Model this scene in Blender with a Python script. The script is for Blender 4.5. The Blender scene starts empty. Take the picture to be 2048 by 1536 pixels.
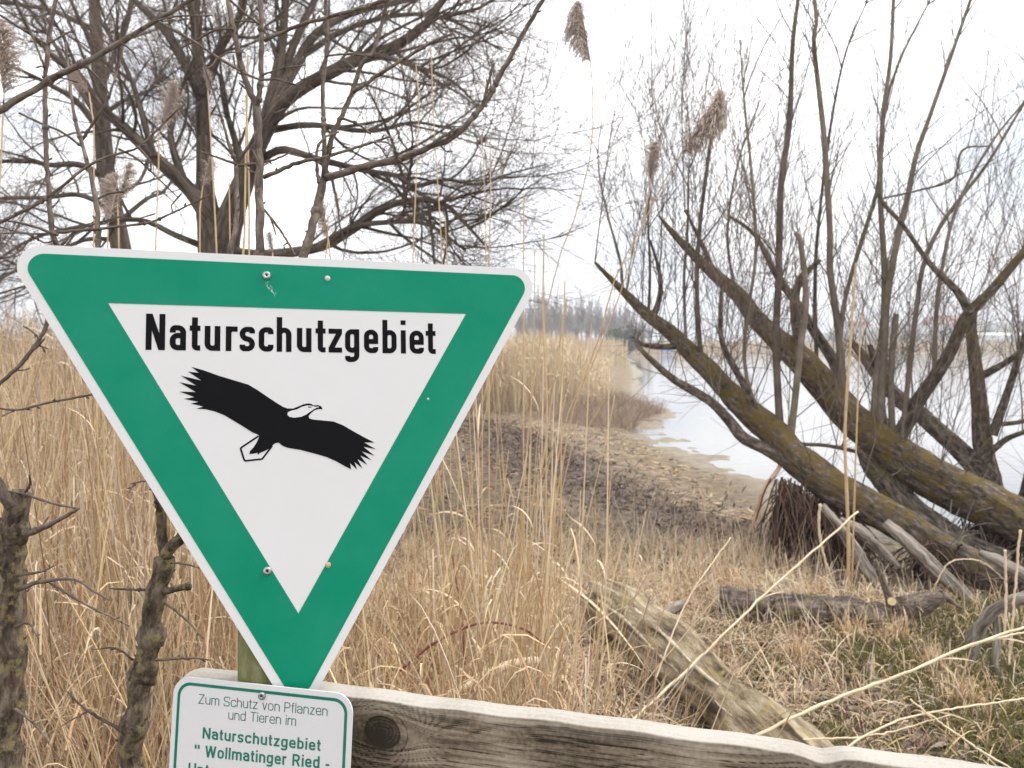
import bpy, bmesh, math, random
import numpy as np
from mathutils import Vector, Matrix

# ------------------------------------------------------------------ camera, sky, sun, exposure
scene = bpy.context.scene
COL = scene.collection
FPX = 1536.0                       # focal length in pixels of a 2048 px wide picture
CAM = np.array([0.0, 0.0, 1.65])
PITCH = math.atan(78.0 / FPX)
cam_d = bpy.data.cameras.new('camera')
cam_d.sensor_width = 36.0
cam_d.lens = 36.0 * FPX / 2048.0
cam_d.clip_start = 0.05
cam_d.clip_end = 6000.0
cam_d.dof.use_dof = True
cam_d.dof.focus_distance = 1.05
cam_d.dof.aperture_fstop = 10.0
cam_o = bpy.data.objects.new('camera', cam_d)
cam_o.location = CAM
cam_o.rotation_euler = (math.pi / 2 - PITCH, 0, 0)
COL.objects.link(cam_o)
scene.camera = cam_o

SUN_EL, SUN_AZ = math.radians(55), math.radians(75)   # azimuth clockwise from +Y (view direction)
world = bpy.data.worlds.new('World')
scene.world = world
world.use_nodes = True
wn, wl = world.node_tree.nodes, world.node_tree.links
wn.clear()
out = wn.new('ShaderNodeOutputWorld')
bg = wn.new('ShaderNodeBackground')
sky = wn.new('ShaderNodeTexSky')
sky.sky_type = 'NISHITA'
sky.sun_disc = False
sky.sun_elevation = SUN_EL
sky.sun_rotation = SUN_AZ
bg.inputs['Strength'].default_value = 0.15
tc = wn.new('ShaderNodeTexCoord')
mp = wn.new('ShaderNodeMapping')
mp.inputs['Scale'].default_value = (1.0, 1.0, 2.6)
n1 = wn.new('ShaderNodeTexNoise')
n1.inputs['Scale'].default_value = 2.3
n1.inputs['Detail'].default_value = 7
n1.inputs['Roughness'].default_value = 0.58
n1.inputs['Distortion'].default_value = 0.35
rc = wn.new('ShaderNodeValToRGB')
rc.color_ramp.elements[0].position = 0.34
rc.color_ramp.elements[0].color = (4.7, 5.15, 5.9, 1)
rc.color_ramp.elements[1].position = 0.72
rc.color_ramp.elements[1].color = (11.5, 11.5, 11.5, 1)
rce = rc.color_ramp.elements.new(0.52)
rce.color = (9.3, 9.35, 9.5, 1)
rm = wn.new('ShaderNodeValToRGB')
rm.color_ramp.elements[0].position = 0.30
rm.color_ramp.elements[0].color = (.72, .72, .72, 1)
rm.color_ramp.elements[1].position = 0.50
rm.color_ramp.elements[1].color = (1, 1, 1, 1)
mx = wn.new('ShaderNodeMix')
mx.data_type = 'RGBA'
wl.new(tc.outputs['Generated'], mp.inputs['Vector'])
wl.new(mp.outputs[0], n1.inputs['Vector'])
wl.new(n1.outputs['Fac'], rc.inputs['Fac'])
wl.new(n1.outputs['Fac'], rm.inputs['Fac'])
wl.new(rm.outputs['Color'], mx.inputs[0])
wl.new(sky.outputs['Color'], mx.inputs[6])
wl.new(rc.outputs['Color'], mx.inputs[7])
wl.new(mx.outputs[2], bg.inputs['Color'])
wl.new(bg.outputs[0], out.inputs['Surface'])

sun_d = bpy.data.lights.new('sun', 'SUN')
sun_d.energy = 2.3
sun_d.angle = math.radians(12)
sun_d.color = (1.0, 0.95, 0.88)
sun_o = bpy.data.objects.new('sun', sun_d)
sd = Vector((math.sin(SUN_AZ) * math.cos(SUN_EL), math.cos(SUN_AZ) * math.cos(SUN_EL), math.sin(SUN_EL)))
sun_o.rotation_euler = sd.to_track_quat('Z', 'Y').to_euler()
COL.objects.link(sun_o)

scene.view_settings.view_transform = 'Standard'
scene.view_settings.look = 'None'
scene.view_settings.gamma = 1.0
scene.view_settings.exposure = 0.6
scene.view_settings.use_curve_mapping = False

# ------------------------------------------------------------------ helpers
rng = np.random.default_rng(11)
cp, sp = math.cos(PITCH), math.sin(PITCH)
FWD = np.array([0, cp, -sp]); UP = np.array([0, sp, cp]); RIGHT = np.array([1.0, 0, 0])

def P(u, v, d):
    """world point seen at photo pixel (u, v), d metres along the view axis"""
    return CAM + d * (FWD + (u - 1024) / FPX * RIGHT - (v - 768) / FPX * UP)

def px(w, d):
    return w * d / FPX

def nrm(a):
    return a / np.maximum(np.linalg.norm(a, axis=-1, keepdims=True), 1e-9)

def smooth(pts, n):
    """Catmull-Rom through the points, n samples, even in length"""
    p = np.asarray(pts, float)
    if len(p) == 2:
        return p[0] + (p[1] - p[0]) * np.linspace(0, 1, n)[:, None]
    q = np.vstack([2 * p[0] - p[1], p, 2 * p[-1] - p[-2]])
    o = []
    t = np.linspace(0, 1, 12, endpoint=False)[:, None]
    for i in range(1, len(q) - 2):
        a, b, c, d = q[i - 1], q[i], q[i + 1], q[i + 2]
        o.append(.5 * (2 * b + (c - a) * t + (2 * a - 5 * b + 4 * c - d) * t * t + (3 * b - a - 3 * c + d) * t ** 3))
    o = np.vstack(o + [p[-1:]])
    L = np.r_[0, np.cumsum(np.linalg.norm(np.diff(o[:, :3], axis=0), axis=1))]
    s = np.linspace(0, L[-1], n)
    return np.stack([np.interp(s, L, o[:, k]) for k in range(o.shape[1])], 1)

class MB:
    """collects geometry for ONE mesh object"""
    def __init__(s):
        s.V = []; s.F = []; s.n = 0; s.att = []
    def raw(s, V, faces, att=None):
        V = np.asarray(V, float).reshape(-1, 3)
        s.V.append(V); s.att.append(att)
        for f in faces:
            f = np.asarray(f, int)
            s.F.append(f + s.n)
        s.n += len(V)
        return s
    def tubes(s, Pt, R, k=4, cap=False, rough=0.0, seed=0):
        """Pt (B,n,3), R (B,n)"""
        Pt = np.asarray(Pt, float); R = np.asarray(R, float)
        if Pt.ndim == 2: Pt = Pt[None]; R = R[None]
        B, n, _ = Pt.shape
        if B == 0: return s
        T = nrm(np.gradient(Pt, axis=1))
        md = nrm(Pt[:, -1] - Pt[:, 0])
        ref = np.where(np.abs(md[:, 2:3]) > .8, np.array([[1.0, .13, 0]]), np.array([[.05, .1, 1.0]]))
        U = nrm(np.cross(T, ref[:, None, :])); W = np.cross(T, U)
        a = np.arange(k) * 2 * math.pi / k
        rr = np.repeat(R[:, :, None], k, 2)
        if rough > 0:
            L = np.r_[0, np.cumsum(np.linalg.norm(np.diff(Pt[0], axis=0), axis=1))] / max(R[0].mean(), 1e-4)
            g = np.random.default_rng(seed)
            m = np.zeros((n, k))
            for (fa, fl, am) in ((2, .35, .5), (3, .6, .4), (5, .9, .3), (7, 1.5, .25), (9, .5, .3), (11, 2.4, .18)):
                m += am * np.sin(fa * a[None] + g.normal(0, 1.2) * fl * L[:, None] * .5 + g.uniform(0, 6.28) + .8 * np.sin(fl * L[:, None] + g.uniform(0, 6)))
            m += g.normal(0, .15, (n, k))
            rr = rr * (1 + rough * m[None])
        V = Pt[:, :, None, :] + rr[..., None] * (np.cos(a)[None, None, :, None] * U[:, :, None, :] + np.sin(a)[None, None, :, None] * W[:, :, None, :])
        idx = np.arange(B * n * k).reshape(B, n, k)
        j = (np.arange(k) + 1) % k
        f = np.stack([idx[:, :-1], idx[:, :-1][:, :, j], idx[:, 1:][:, :, j], idx[:, 1:]], -1).reshape(-1, 4)
        fs = [f]
        if cap:
            fs += [idx[:, 0, ::-1].reshape(B, k), idx[:, -1].reshape(B, k)]
        att = None
        if k >= 4:
            Ln = np.concatenate([np.zeros((B, 1)), np.cumsum(np.linalg.norm(np.diff(Pt, axis=1), axis=2), 1)], 1)
            rm_ = np.maximum(R, .3 * R.mean())
            att = np.stack([rm_[..., None] * np.cos(a) + 0 * rr, rm_[..., None] * np.sin(a) + 0 * rr, np.repeat(Ln[:, :, None], k, 2) + (np.arange(B) * 1.7 + s.n * .013)[:, None, None]], -1).reshape(-1, 3)
        return s.raw(V.reshape(-1, 3), fs, att)
    def tube(s, pts, rad, k=6, n=None, **kw):
        pts = np.asarray(pts, float); rad = np.asarray(rad, float)
        if rad.ndim == 0: rad = np.full(len(pts), float(rad))
        if n: q = smooth(np.c_[pts, rad], n); pts, rad = q[:, :3], np.maximum(q[:, 3], 2e-4)
        return s.tubes(pts, rad, k, **kw)
    def ribbons(s, Pt, Wd, side=None):
        """Pt (B,n,3), Wd (B,n) half widths; side (B,3) direction across"""
        B, n, _ = Pt.shape
        if side is None:
            T = nrm(Pt[:, -1] - Pt[:, 0]); side = nrm(np.cross(T, nrm(rng.normal(size=(B, 3)))))
        o = Wd[..., None] * side[:, None, :]
        V = np.stack([Pt - o, Pt + o], 2)
        idx = np.arange(B * n * 2).reshape(B, n, 2)
        f = np.stack([idx[:, :-1, 0], idx[:, :-1, 1], idx[:, 1:, 1], idx[:, 1:, 0]], -1).reshape(-1, 4)
        return s.raw(V.reshape(-1, 3), [f])
    def box(s, c, size, rot=None):
        q = np.array([[x, y, z] for x in (-.5, .5) for y in (-.5, .5) for z in (-.5, .5)]) * np.array(size)
        if rot is not None: q = q @ np.asarray(rot).T
        return s.raw(q + np.array(c), [np.array([[0, 1, 3, 2], [4, 6, 7, 5], [0, 4, 5, 1], [2, 3, 7, 6], [0, 2, 6, 4], [1, 5, 7, 3]])])
    def ball(s, c, r, k=7, m=5, seed=0, j=0.0):
        g = np.random.default_rng(seed)
        th = np.linspace(.05, math.pi - .05, m); a = np.arange(k) * 2 * math.pi / k
        r = np.broadcast_to(np.asarray(r, float), (3,))
        rr = 1 + j * g.normal(size=(m, k))
        V = np.stack([rr * np.sin(th)[:, None] * np.cos(a), rr * np.sin(th)[:, None] * np.sin(a), rr * np.cos(th)[:, None] * np.ones(k)], -1) * r + np.array(c)
        idx = np.arange(m * k).reshape(m, k); jn = (np.arange(k) + 1) % k
        f = np.stack([idx[:-1], idx[1:], idx[1:][:, jn], idx[:-1][:, jn]], -1).reshape(-1, 4)
        return s.raw(V.reshape(-1, 3), [f, idx[0][None], idx[-1][::-1][None]])
    def mesh(s, name, mat, sm=True):
        me = bpy.data.meshes.new(name)
        V = np.vstack(s.V).astype(np.float32)
        me.vertices.add(len(V)); me.vertices.foreach_set('co', V.ravel())
        lt, lv = [], []
        for f in s.F:
            if f.size == 0: continue
            lt.append(np.full(f.shape[0], f.shape[1])); lv.append(f.ravel())
        lt = np.concatenate(lt); lv = np.concatenate(lv)
        me.loops.add(len(lv)); me.loops.foreach_set('vertex_index', lv.astype(np.int32))
        me.polygons.add(len(lt))
        ls = np.r_[0, np.cumsum(lt)[:-1]]
        me.polygons.foreach_set('loop_start', ls.astype(np.int32))
        try: me.polygons.foreach_set('loop_total', lt.astype(np.int32))
        except Exception: pass
        me.polygons.foreach_set('use_smooth', np.full(len(lt), bool(sm)))
        me.update(calc_edges=True); me.validate()
        if any(a is not None for a in s.att):
            A = np.vstack([v if a is None else a for v, a in zip(s.V, s.att)]).astype(np.float32)
            if len(A) == len(me.vertices):
                at = me.attributes.new('bark', 'FLOAT_VECTOR', 'POINT'); at.data.foreach_set('vector', A.ravel())
        if mat: me.materials.append(mat)
        return me
    def build(s, name, mat, parent=None, sm=True):
        return link(name, s.mesh(name, mat, sm), parent)

def link(name, data, parent=None):
    o = bpy.data.objects.new(name, data)
    COL.objects.link(o)
    if parent is not None: o.parent = parent
    return o

def tag(o, label=None, cat=None, group=None, kind=None):
    if label: o['label'] = label
    if cat: o['category'] = cat
    if group: o['group'] = group
    if kind: o['kind'] = kind
    return o

class Thing:
    """an Empty at a thing's base; children get geometry given in world coordinates"""
    def __init__(s, name, base, label, cat, group=None):
        s.o = link(name, None); s.o.location = base; s.o.empty_display_size = .1
        s.b = np.array(base, float); tag(s.o, label, cat, group)
    def add(s, name, mb, mat, parent=None, sm=True, label=None, kind=None):
        for i in range(len(mb.V)): mb.V[i] = mb.V[i] - s.b
        o = mb.build(name, mat, parent or s.o, sm)
        return tag(o, label, None, None, kind)

# ------------------------------------------------------------------ procedural materials
def mat(name, cols, scale=4.0, rough=.85, bump=0.0, bscale=None, stretch=(1, 1, 1), detail=5, island=0.0, lo=.3, hi=.7, spec=.3, bdist=.01, moss=None, mscale=3.0, mpos=(.48, .6), mup=0.0, trans=0.0, bark=False, malong=None):
    m = bpy.data.materials.new(name); m.use_nodes = True
    nt = m.node_tree; N, L = nt.nodes, nt.links
    b = N['Principled BSDF']
    b.inputs['Roughness'].default_value = rough
    b.inputs['Specular IOR Level'].default_value = spec
    tcn = N.new('ShaderNodeTexCoord'); mpn = N.new('ShaderNodeMapping'); mpn.inputs['Scale'].default_value = stretch
    if bark:
        ba = N.new('ShaderNodeAttribute'); ba.attribute_name = 'bark'; L.new(ba.outputs['Vector'], mpn.inputs['Vector'])
    else: L.new(tcn.outputs['Object'], mpn.inputs['Vector'])
    no = N.new('ShaderNodeTexNoise'); no.inputs['Scale'].default_value = scale; no.inputs['Detail'].default_value = detail
    no.inputs['Roughness'].default_value = .62
    L.new(mpn.outputs[0], no.inputs['Vector'])
    fac = no.outputs['Fac']
    if island > 0:
        ge = N.new('ShaderNodeNewGeometry')
        mm = N.new('ShaderNodeMix'); mm.data_type = 'FLOAT'; mm.inputs[0].default_value = island
        L.new(fac, mm.inputs[2]); L.new(ge.outputs['Random Per Island'], mm.inputs[3]); fac = mm.outputs[0]
    r = N.new('ShaderNodeValToRGB'); e = r.color_ramp.elements
    while len(e) < len(cols): e.new(.5)
    for i, c in enumerate(cols):
        e[i].position = lo + (hi - lo) * i / max(1, len(cols) - 1); e[i].color = (*c, 1)
    L.new(fac, r.inputs['Fac']); colo = r.outputs['Color']
    if moss:
        mn = N.new('ShaderNodeTexNoise'); mn.inputs['Scale'].default_value = mscale; mn.inputs['Detail'].default_value = 6; mn.inputs['Roughness'].default_value = .65
        L.new(tcn.outputs['Object'], mn.inputs['Vector'])
        mf = mn.outputs['Fac']
        if mup:
            ge2 = N.new('ShaderNodeNewGeometry'); se = N.new('ShaderNodeSeparateXYZ'); L.new(ge2.outputs['Normal'], se.inputs[0])
            ma = N.new('ShaderNodeMath'); ma.operation = 'MULTIPLY_ADD'; ma.inputs[1].default_value = mup
            L.new(se.outputs['Z'], ma.inputs[0]); L.new(mf, ma.inputs[2]); mf = ma.outputs[0]
        if malong:
            ba2 = N.new('ShaderNodeAttribute'); ba2.attribute_name = 'bark'; sz = N.new('ShaderNodeSeparateXYZ'); L.new(ba2.outputs['Vector'], sz.inputs[0])
            mg = N.new('ShaderNodeMapRange'); mg.inputs[1].default_value = malong[0]; mg.inputs[2].default_value = malong[1]; mg.inputs[3].default_value = -.16; mg.inputs[4].default_value = .02
            L.new(sz.outputs['Z'], mg.inputs[0]); ma2 = N.new('ShaderNodeMath'); L.new(mf, ma2.inputs[0]); L.new(mg.outputs[0], ma2.inputs[1]); mf = ma2.outputs[0]
        mr = N.new('ShaderNodeMapRange'); mr.inputs[1].default_value = mpos[0]; mr.inputs[2].default_value = mpos[1]
        L.new(mf, mr.inputs[0])
        mc = N.new('ShaderNodeMix'); mc.data_type = 'RGBA'; mc.inputs[7].default_value = (*moss, 1)
        L.new(mr.outputs[0], mc.inputs[0]); L.new(colo, mc.inputs[6]); colo = mc.outputs[2]
    L.new(colo, b.inputs['Base Color'])
    if bump > 0:
        bn = N.new('ShaderNodeTexNoise'); bn.inputs['Scale'].default_value = bscale or scale * 3; bn.inputs['Detail'].default_value = 6; bn.inputs['Roughness'].default_value = .7
        L.new(mpn.outputs[0], bn.inputs['Vector'])
        bu = N.new('ShaderNodeBump'); bu.inputs['Strength'].default_value = bump; bu.inputs['Distance'].default_value = bdist
        L.new(bn.outputs['Fac'], bu.inputs['Height']); L.new(bu.outputs[0], b.inputs['Normal'])
    if trans > 0:
        tr = N.new('ShaderNodeBsdfTranslucent'); L.new(colo, tr.inputs['Color'])
        ms = N.new('ShaderNodeMixShader'); ms.inputs[0].default_value = trans
        L.new(b.outputs[0], ms.inputs[1]); L.new(tr.outputs[0], ms.inputs[2]); L.new(ms.outputs[0], N['Material Output'].inputs['Surface'])
    return m

M = {}
M['straw'] = mat('straw', [(.20, .115, .06), (.52, .37, .225), (.42, .25, .14), (.66, .50, .30), (.60, .51, .41), (.72, .54, .28), (.76, .64, .45)], 3, .8, island=.85, lo=.05, hi=.95, trans=.2)
M['straw_pale'] = mat('straw_pale', [(.38, .25, .15), (.62, .48, .31), (.52, .35, .22), (.72, .60, .42), (.62, .55, .46), (.75, .60, .34)], 3, .75, island=.85, lo=.05, hi=.95, trans=.2)
M['straw_dark'] = mat('straw_dark', [(.10, .06, .038), (.28, .185, .115), (.20, .11, .07), (.44, .33, .22)], 3, .85, island=.85, lo=.05, hi=.95, trans=.12)
M['reed_far'] = mat('reed_far', [(.50, .38, .25), (.66, .53, .36), (.75, .64, .47)], 1, .85, island=.8, lo=.05, hi=.95, trans=.2)
M['reed_gold'] = mat('reed_gold', [(.27, .17, .08), (.47, .33, .175), (.60, .46, .28)], 60, .6, island=.3, lo=.25, hi=.75, spec=.35, stretch=(1, 1, .25), bark=True)
M['stalk_pale'] = mat('stalk_pale', [(.36, .26, .16), (.64, .51, .34), (.76, .65, .48)], 60, .7, .5, 120, island=.2, lo=.28, hi=.7, stretch=(1, 1, .25), bark=True, bdist=.003)
M['plume'] = mat('plume', [(.40, .31, .26), (.58, .49, .42), (.68, .60, .53)], 20, .9, island=.7, lo=.1, hi=.9, trans=.35)
M['plume_brown'] = mat('plume_brown', [(.40, .31, .25), (.56, .46, .39), (.66, .57, .50)], 20, .9, island=.7, lo=.1, hi=.9, trans=.3)
M['bark_thorn'] = mat('bark_thorn', [(.045, .032, .025), (.125, .095, .075), (.25, .205, .17)], 90, .75, .7, 240, lo=.32, hi=.7, bdist=.003, stretch=(1, 1, .35), bark=True, moss=(.24, .19, .085), mscale=60, mpos=(.60, .68))
M['bark_trunk'] = mat('bark_trunk', [(.035, .023, .015), (.13, .096, .068), (.27, .215, .16)], 75, .85, 1.0, 150, lo=.36, hi=.66, bdist=.010, stretch=(1, 1, .4), bark=True, moss=(.25, .205, .09), mscale=48, mpos=(.53, .62))
M['bark_big'] = mat('bark_big', [(.042, .032, .025), (.12, .092, .071), (.22, .175, .138)], 22, .9, 1.0, 40, lo=.34, hi=.68, bdist=.05, stretch=(1, 1, .16), bark=True, moss=(.105, .095, .035), mscale=2.2, mpos=(.54, .7))
M['twig_big'] = mat('twig_big', [(.075, .053, .042), (.15, .112, .09), (.24, .19, .15)], 4, .9, island=.7, lo=.1, hi=.9)
M['bark_willow'] = mat('bark_willow', [(.05, .037, .028), (.16, .125, .095), (.34, .285, .23)], 30, .92, 1.0, 40, lo=.34, hi=.66, bdist=.08, stretch=(1, 1, .45), bark=True, moss=(.20, .14, .045), mscale=9, mpos=(.47, .58), mup=.07, malong=(.6, 2.0))
M['bark_old'] = mat('bark_old', [(.045, .034, .027), (.19, .15, .12), (.38, .32, .265)], 26, .92, 1.0, 36, lo=.36, hi=.66, bdist=.07, stretch=(1, 1, .35), bark=True, moss=(.15, .13, .05), mscale=4, mpos=(.55, .68))
M['shoot'] = mat('shoot', [(.10, .08, .062), (.18, .148, .115), (.27, .225, .175)], 6, .8, .4, 40, lo=.25, hi=.75, bdist=.004, moss=(.11, .10, .045), mscale=4, mpos=(.5, .7))
M['shoot_dark'] = mat('shoot_dark', [(.055, .042, .034), (.11, .086, .068), (.18, .145, .112)], 6, .85, .4, 40, lo=.25, hi=.75, bdist=.004)
M['root'] = mat('root', [(.04, .024, .018), (.095, .056, .042), (.17, .11, .085)], 12, .95, island=.7, lo=.1, hi=.9)
M['dead_wood'] = mat('dead_wood', [(.09, .072, .058), (.28, .235, .195), (.46, .41, .355)], 42, .92, 1.0, 70, lo=.34, hi=.66, bdist=.03, stretch=(1, 1, .12), bark=True)
M['log'] = mat('log', [(.07, .048, .03), (.31, .24, .155), (.56, .475, .335)], 22, .92, 1.0, 36, lo=.36, hi=.64, bdist=.05, stretch=(1, 1, .16), bark=True, moss=(.38, .30, .13), mscale=9, mpos=(.55, .66))
M['log_split'] = mat('log_split', [(.28, .23, .155), (.46, .40, .29), (.58, .52, .41)], 18, .85, .7, 60, lo=.3, hi=.7, bdist=.006)
M['log_hollow'] = mat('log_hollow', [(.05, .035, .025), (.12, .085, .055), (.2, .15, .1)], 14, .95, .8, 50, bdist=.01)
M['cut_wood'] = mat('cut_wood', [(.45, .33, .18), (.60, .48, .30)], 20, .8)
M['peeled'] = mat('peeled', [(.26, .14, .08), (.48, .31, .20), (.62, .47, .34)], 40, .8, .8, 90, bdist=.01, stretch=(1, 1, .2), bark=True)
M['leaf'] = mat('leaf', [(.13, .06, .03), (.27, .135, .07), (.36, .22, .13)], 30, .8, island=.6, lo=.1, hi=.9, trans=.2)
M['litter'] = mat('litter', [(.04, .026, .018), (.13, .085, .058), (.22, .155, .115), (.36, .30, .26)], 5, .9, island=.85, lo=.05, hi=.95)
M['green'] = mat('green', [(.04, .045, .01), (.115, .115, .028), (.24, .21, .065)], 5, .8, island=.8, lo=.05, hi=.95, trans=.25)
M['debris'] = mat('debris', [(.04, .03, .024), (.12, .09, .07), (.26, .20, .155)], 5, .95, island=.85, lo=.05, hi=.95)
M['pinkish'] = mat('pinkish', [(.20, .14, .10), (.34, .25, .19), (.45, .35, .27)], 3, .9, island=.8, lo=.05, hi=.95)
M['metal'] = mat('metal', [(.22, .22, .22), (.36, .36, .355), (.48, .475, .47)], 200, .45, .2, 300, bdist=.0004); M['metal'].node_tree.nodes['Principled BSDF'].inputs['Metallic'].default_value = .9
M['socket'] = mat('socket', [(.02, .015, .013), (.05, .035, .03)], 90, .9)
M['rivet'] = mat('rivet', [(.42, .40, .37), (.58, .56, .52)], 200, .5)
M['rivet_rust'] = mat('rivet_rust', [(.34, .24, .13), (.52, .42, .28)], 200, .6)
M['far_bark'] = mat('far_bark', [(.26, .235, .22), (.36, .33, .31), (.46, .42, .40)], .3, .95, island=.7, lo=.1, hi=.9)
M['evergreen'] = mat('evergreen', [(.02, .03, .022), (.045, .06, .04), (.07, .085, .055)], 1, .9, island=.8, lo=.1, hi=.9)
M['roof_red'] = mat('roof_red', [(.22, .07, .045), (.32, .11, .07)], 1, .85)
M['wall_white'] = mat('wall_white', [(.68, .67, .65), (.78, .77, .75)], 1, .85)
M['window_dark'] = mat('window_dark', [(.05, .06, .07), (.09, .10, .11)], 1, .3)
M['tarp_blue'] = mat('tarp_blue', [(.05, .16, .42), (.09, .24, .52)], 3, .6)
M['boat_hull'] = mat('boat_hull', [(.5, .5, .48), (.65, .64, .62)], 3, .6)

def sign_paint(name, col, gloss=.16, dirt_sheen=.12, dirt_sheen_col=(.5, .47, .42), coat=.4):
    """printed sheet metal: smooth film, faint grime (on green: painted sky reflections) and a few scratches of its own"""
    m = bpy.data.materials.new(name); m.use_nodes = True
    N, L = m.node_tree.nodes, m.node_tree.links; b = N['Principled BSDF']
    tcn = N.new('ShaderNodeTexCoord')
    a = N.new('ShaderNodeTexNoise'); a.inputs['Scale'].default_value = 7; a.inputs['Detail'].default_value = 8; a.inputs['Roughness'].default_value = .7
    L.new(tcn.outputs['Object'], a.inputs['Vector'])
    mr = N.new('ShaderNodeMapRange'); mr.inputs[1].default_value = .42; mr.inputs[2].default_value = .85; mr.inputs[4].default_value = dirt_sheen
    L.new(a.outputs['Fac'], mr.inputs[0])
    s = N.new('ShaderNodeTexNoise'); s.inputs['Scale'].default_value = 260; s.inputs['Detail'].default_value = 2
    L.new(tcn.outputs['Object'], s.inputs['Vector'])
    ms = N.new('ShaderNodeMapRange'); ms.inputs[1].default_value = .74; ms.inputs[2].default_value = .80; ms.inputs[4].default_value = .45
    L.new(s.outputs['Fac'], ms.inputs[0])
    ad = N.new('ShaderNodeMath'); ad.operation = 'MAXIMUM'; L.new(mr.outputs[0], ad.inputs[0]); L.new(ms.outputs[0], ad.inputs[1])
    c = N.new('ShaderNodeMix'); c.data_type = 'RGBA'; c.inputs[6].default_value = (*col, 1); c.inputs[7].default_value = (*dirt_sheen_col, 1)
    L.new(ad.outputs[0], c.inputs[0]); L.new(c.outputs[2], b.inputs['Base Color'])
    rr = N.new('ShaderNodeMapRange'); rr.inputs[3].default_value = gloss; rr.inputs[4].default_value = gloss + .22
    L.new(a.outputs['Fac'], rr.inputs[0]); L.new(rr.outputs[0], b.inputs['Roughness'])
    w = N.new('ShaderNodeTexNoise'); w.inputs['Scale'].default_value = 9; w.inputs['Detail'].default_value = 1
    L.new(tcn.outputs['Object'], w.inputs['Vector'])
    bu = N.new('ShaderNodeBump'); bu.inputs['Strength'].default_value = .12; bu.inputs['Distance'].default_value = .004
    L.new(w.outputs['Fac'], bu.inputs['Height']); L.new(bu.outputs[0], b.inputs['Normal'])
    b.inputs['Coat Weight'].default_value = 0.0; b.inputs['Specular IOR Level'].default_value = coat
    return m
M['sign_white'] = sign_paint('sign_white', (.59, .583, .577), .35, .10, (.44, .41, .36), .2)
M['sign_green'] = sign_paint('sign_green', (.0005, .195, .108), .26, .5, (.035, .255, .175), .1)  # lighter mottling paints soft sky reflections into the green
M['sign_black'] = sign_paint('sign_black', (.006, .006, .007), .5, .02, (.03, .03, .03), .05)
M['text_green'] = sign_paint('text_green', (.008, .15, .098), .35, .12, (.4, .5, .46), .05)
M['text_thin'] = sign_paint('text_thin', (.03, .12, .105), .35, .16, (.4, .48, .45), .05)

# ------------------------------------------------------------------ terrain
SHORE_Y = np.array([-40, 0, 3, 5, 6.2, 7.2, 9, 10.4, 11.7, 14.6, 16, 19, 21.5, 24, 41, 80, 130, 160, 190, 230])
SHORE_X = np.array([30, 13, 9, 6.2, 4.5, 3.7, 3.25, 3.35, 2.95, 2.8, 2.55, 3.2, 4.4, 3.6, 6.6, 12.5, 19, 40, 110, 700])
WATER = -0.25

def lumps(x, y):
    return (.5 * np.sin(1.7 * x + 1.1 * y + .5) * np.sin(1.3 * y - .8 * x) + .35 * np.sin(3.9 * x - 2.3 * y + 1.2) * np.sin(3.1 * y + 2.2 * x)
            + .2 * np.sin(8.1 * x + 5.3 * y) * np.sin(7.3 * y - 6.1 * x + .7) + .12 * np.sin(15.7 * x - 13.1 * y + 2) * np.sin(14.1 * y + 11 * x))

def shore(x, y):
    return np.maximum(np.interp(y, SHORE_Y, SHORE_X) - x, (y - 222 - .04 * x))

def gz(x, y):
    x = np.asarray(x, float); y = np.asarray(y, float)
    s = shore(x, y)
    t = np.clip(s / 3.2, 0, 1); t = t * t * (3 - 2 * t)
    land = WATER + .012 + .238 * t + lumps(x, y) * (.03 + .012 * t)
    wet = WATER + .012 + s * .035 + lumps(x, y) * .03 * np.exp(np.minimum(s, 0) / 2.5)
    z = np.where(s > 0, land, np.maximum(wet, -2.0))
    far = np.clip((y - 260) / 500, 0, 1)
    hill = far * far * (3 - 2 * far) * (26 + 14 * np.sin(x * .0042 + 1.0) + 5 * np.sin(x * .013))
    bz = np.clip(1.2 - np.abs(x - np.interp(y, [0, 5, 6, 7, 8.5, 10, 12, 15, 17], [4, 3, 2.4, 1.95, 1.2, .7, .3, -.3, -.8])) / 1.1, 0, 1) * (y < 17) * (y > 5)
    z = z + bz * np.clip(s, 0, 1) * (lumps(x * 3.1, y * 3.1) * .022 + lumps(x * 7.7 + 2, y * 7.7) * .012) + np.clip(s, 0, 1) * (y < 26) * lumps(x * 5.3, y * 5.3) * .008
    return z + hill * (.03 + .8 * np.clip((x / np.maximum(y, 1) - .30) / .25, 0, 1))

def axis(lo, hi, near, step, grow):
    a = [0.0]
    while a[-1] < hi: a.append(a[-1] + (step if a[-1] < near else max(step, (a[-1] - near) * grow + step)))
    b = [0.0]
    while b[-1] > lo: b.append(b[-1] - (step if -b[-1] < near else max(step, (-b[-1] - near) * grow + step)))
    return np.array(b[::-1][:-1] + a)
gx = axis(-1500, 2500, 9, .07, .09); gy = axis(-60, 3000, 24, .07, .09)
X, Y = np.meshgrid(gx, gy)
Z = gz(X, Y)
ny, nx = X.shape
idx = np.arange(nx * ny).reshape(ny, nx)
mb = MB().raw(np.stack([X, Y, Z], -1).reshape(-1, 3), [np.stack([idx[:-1, :-1], idx[:-1, 1:], idx[1:, 1:], idx[1:, :-1]], -1).reshape(-1, 4)])

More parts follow.
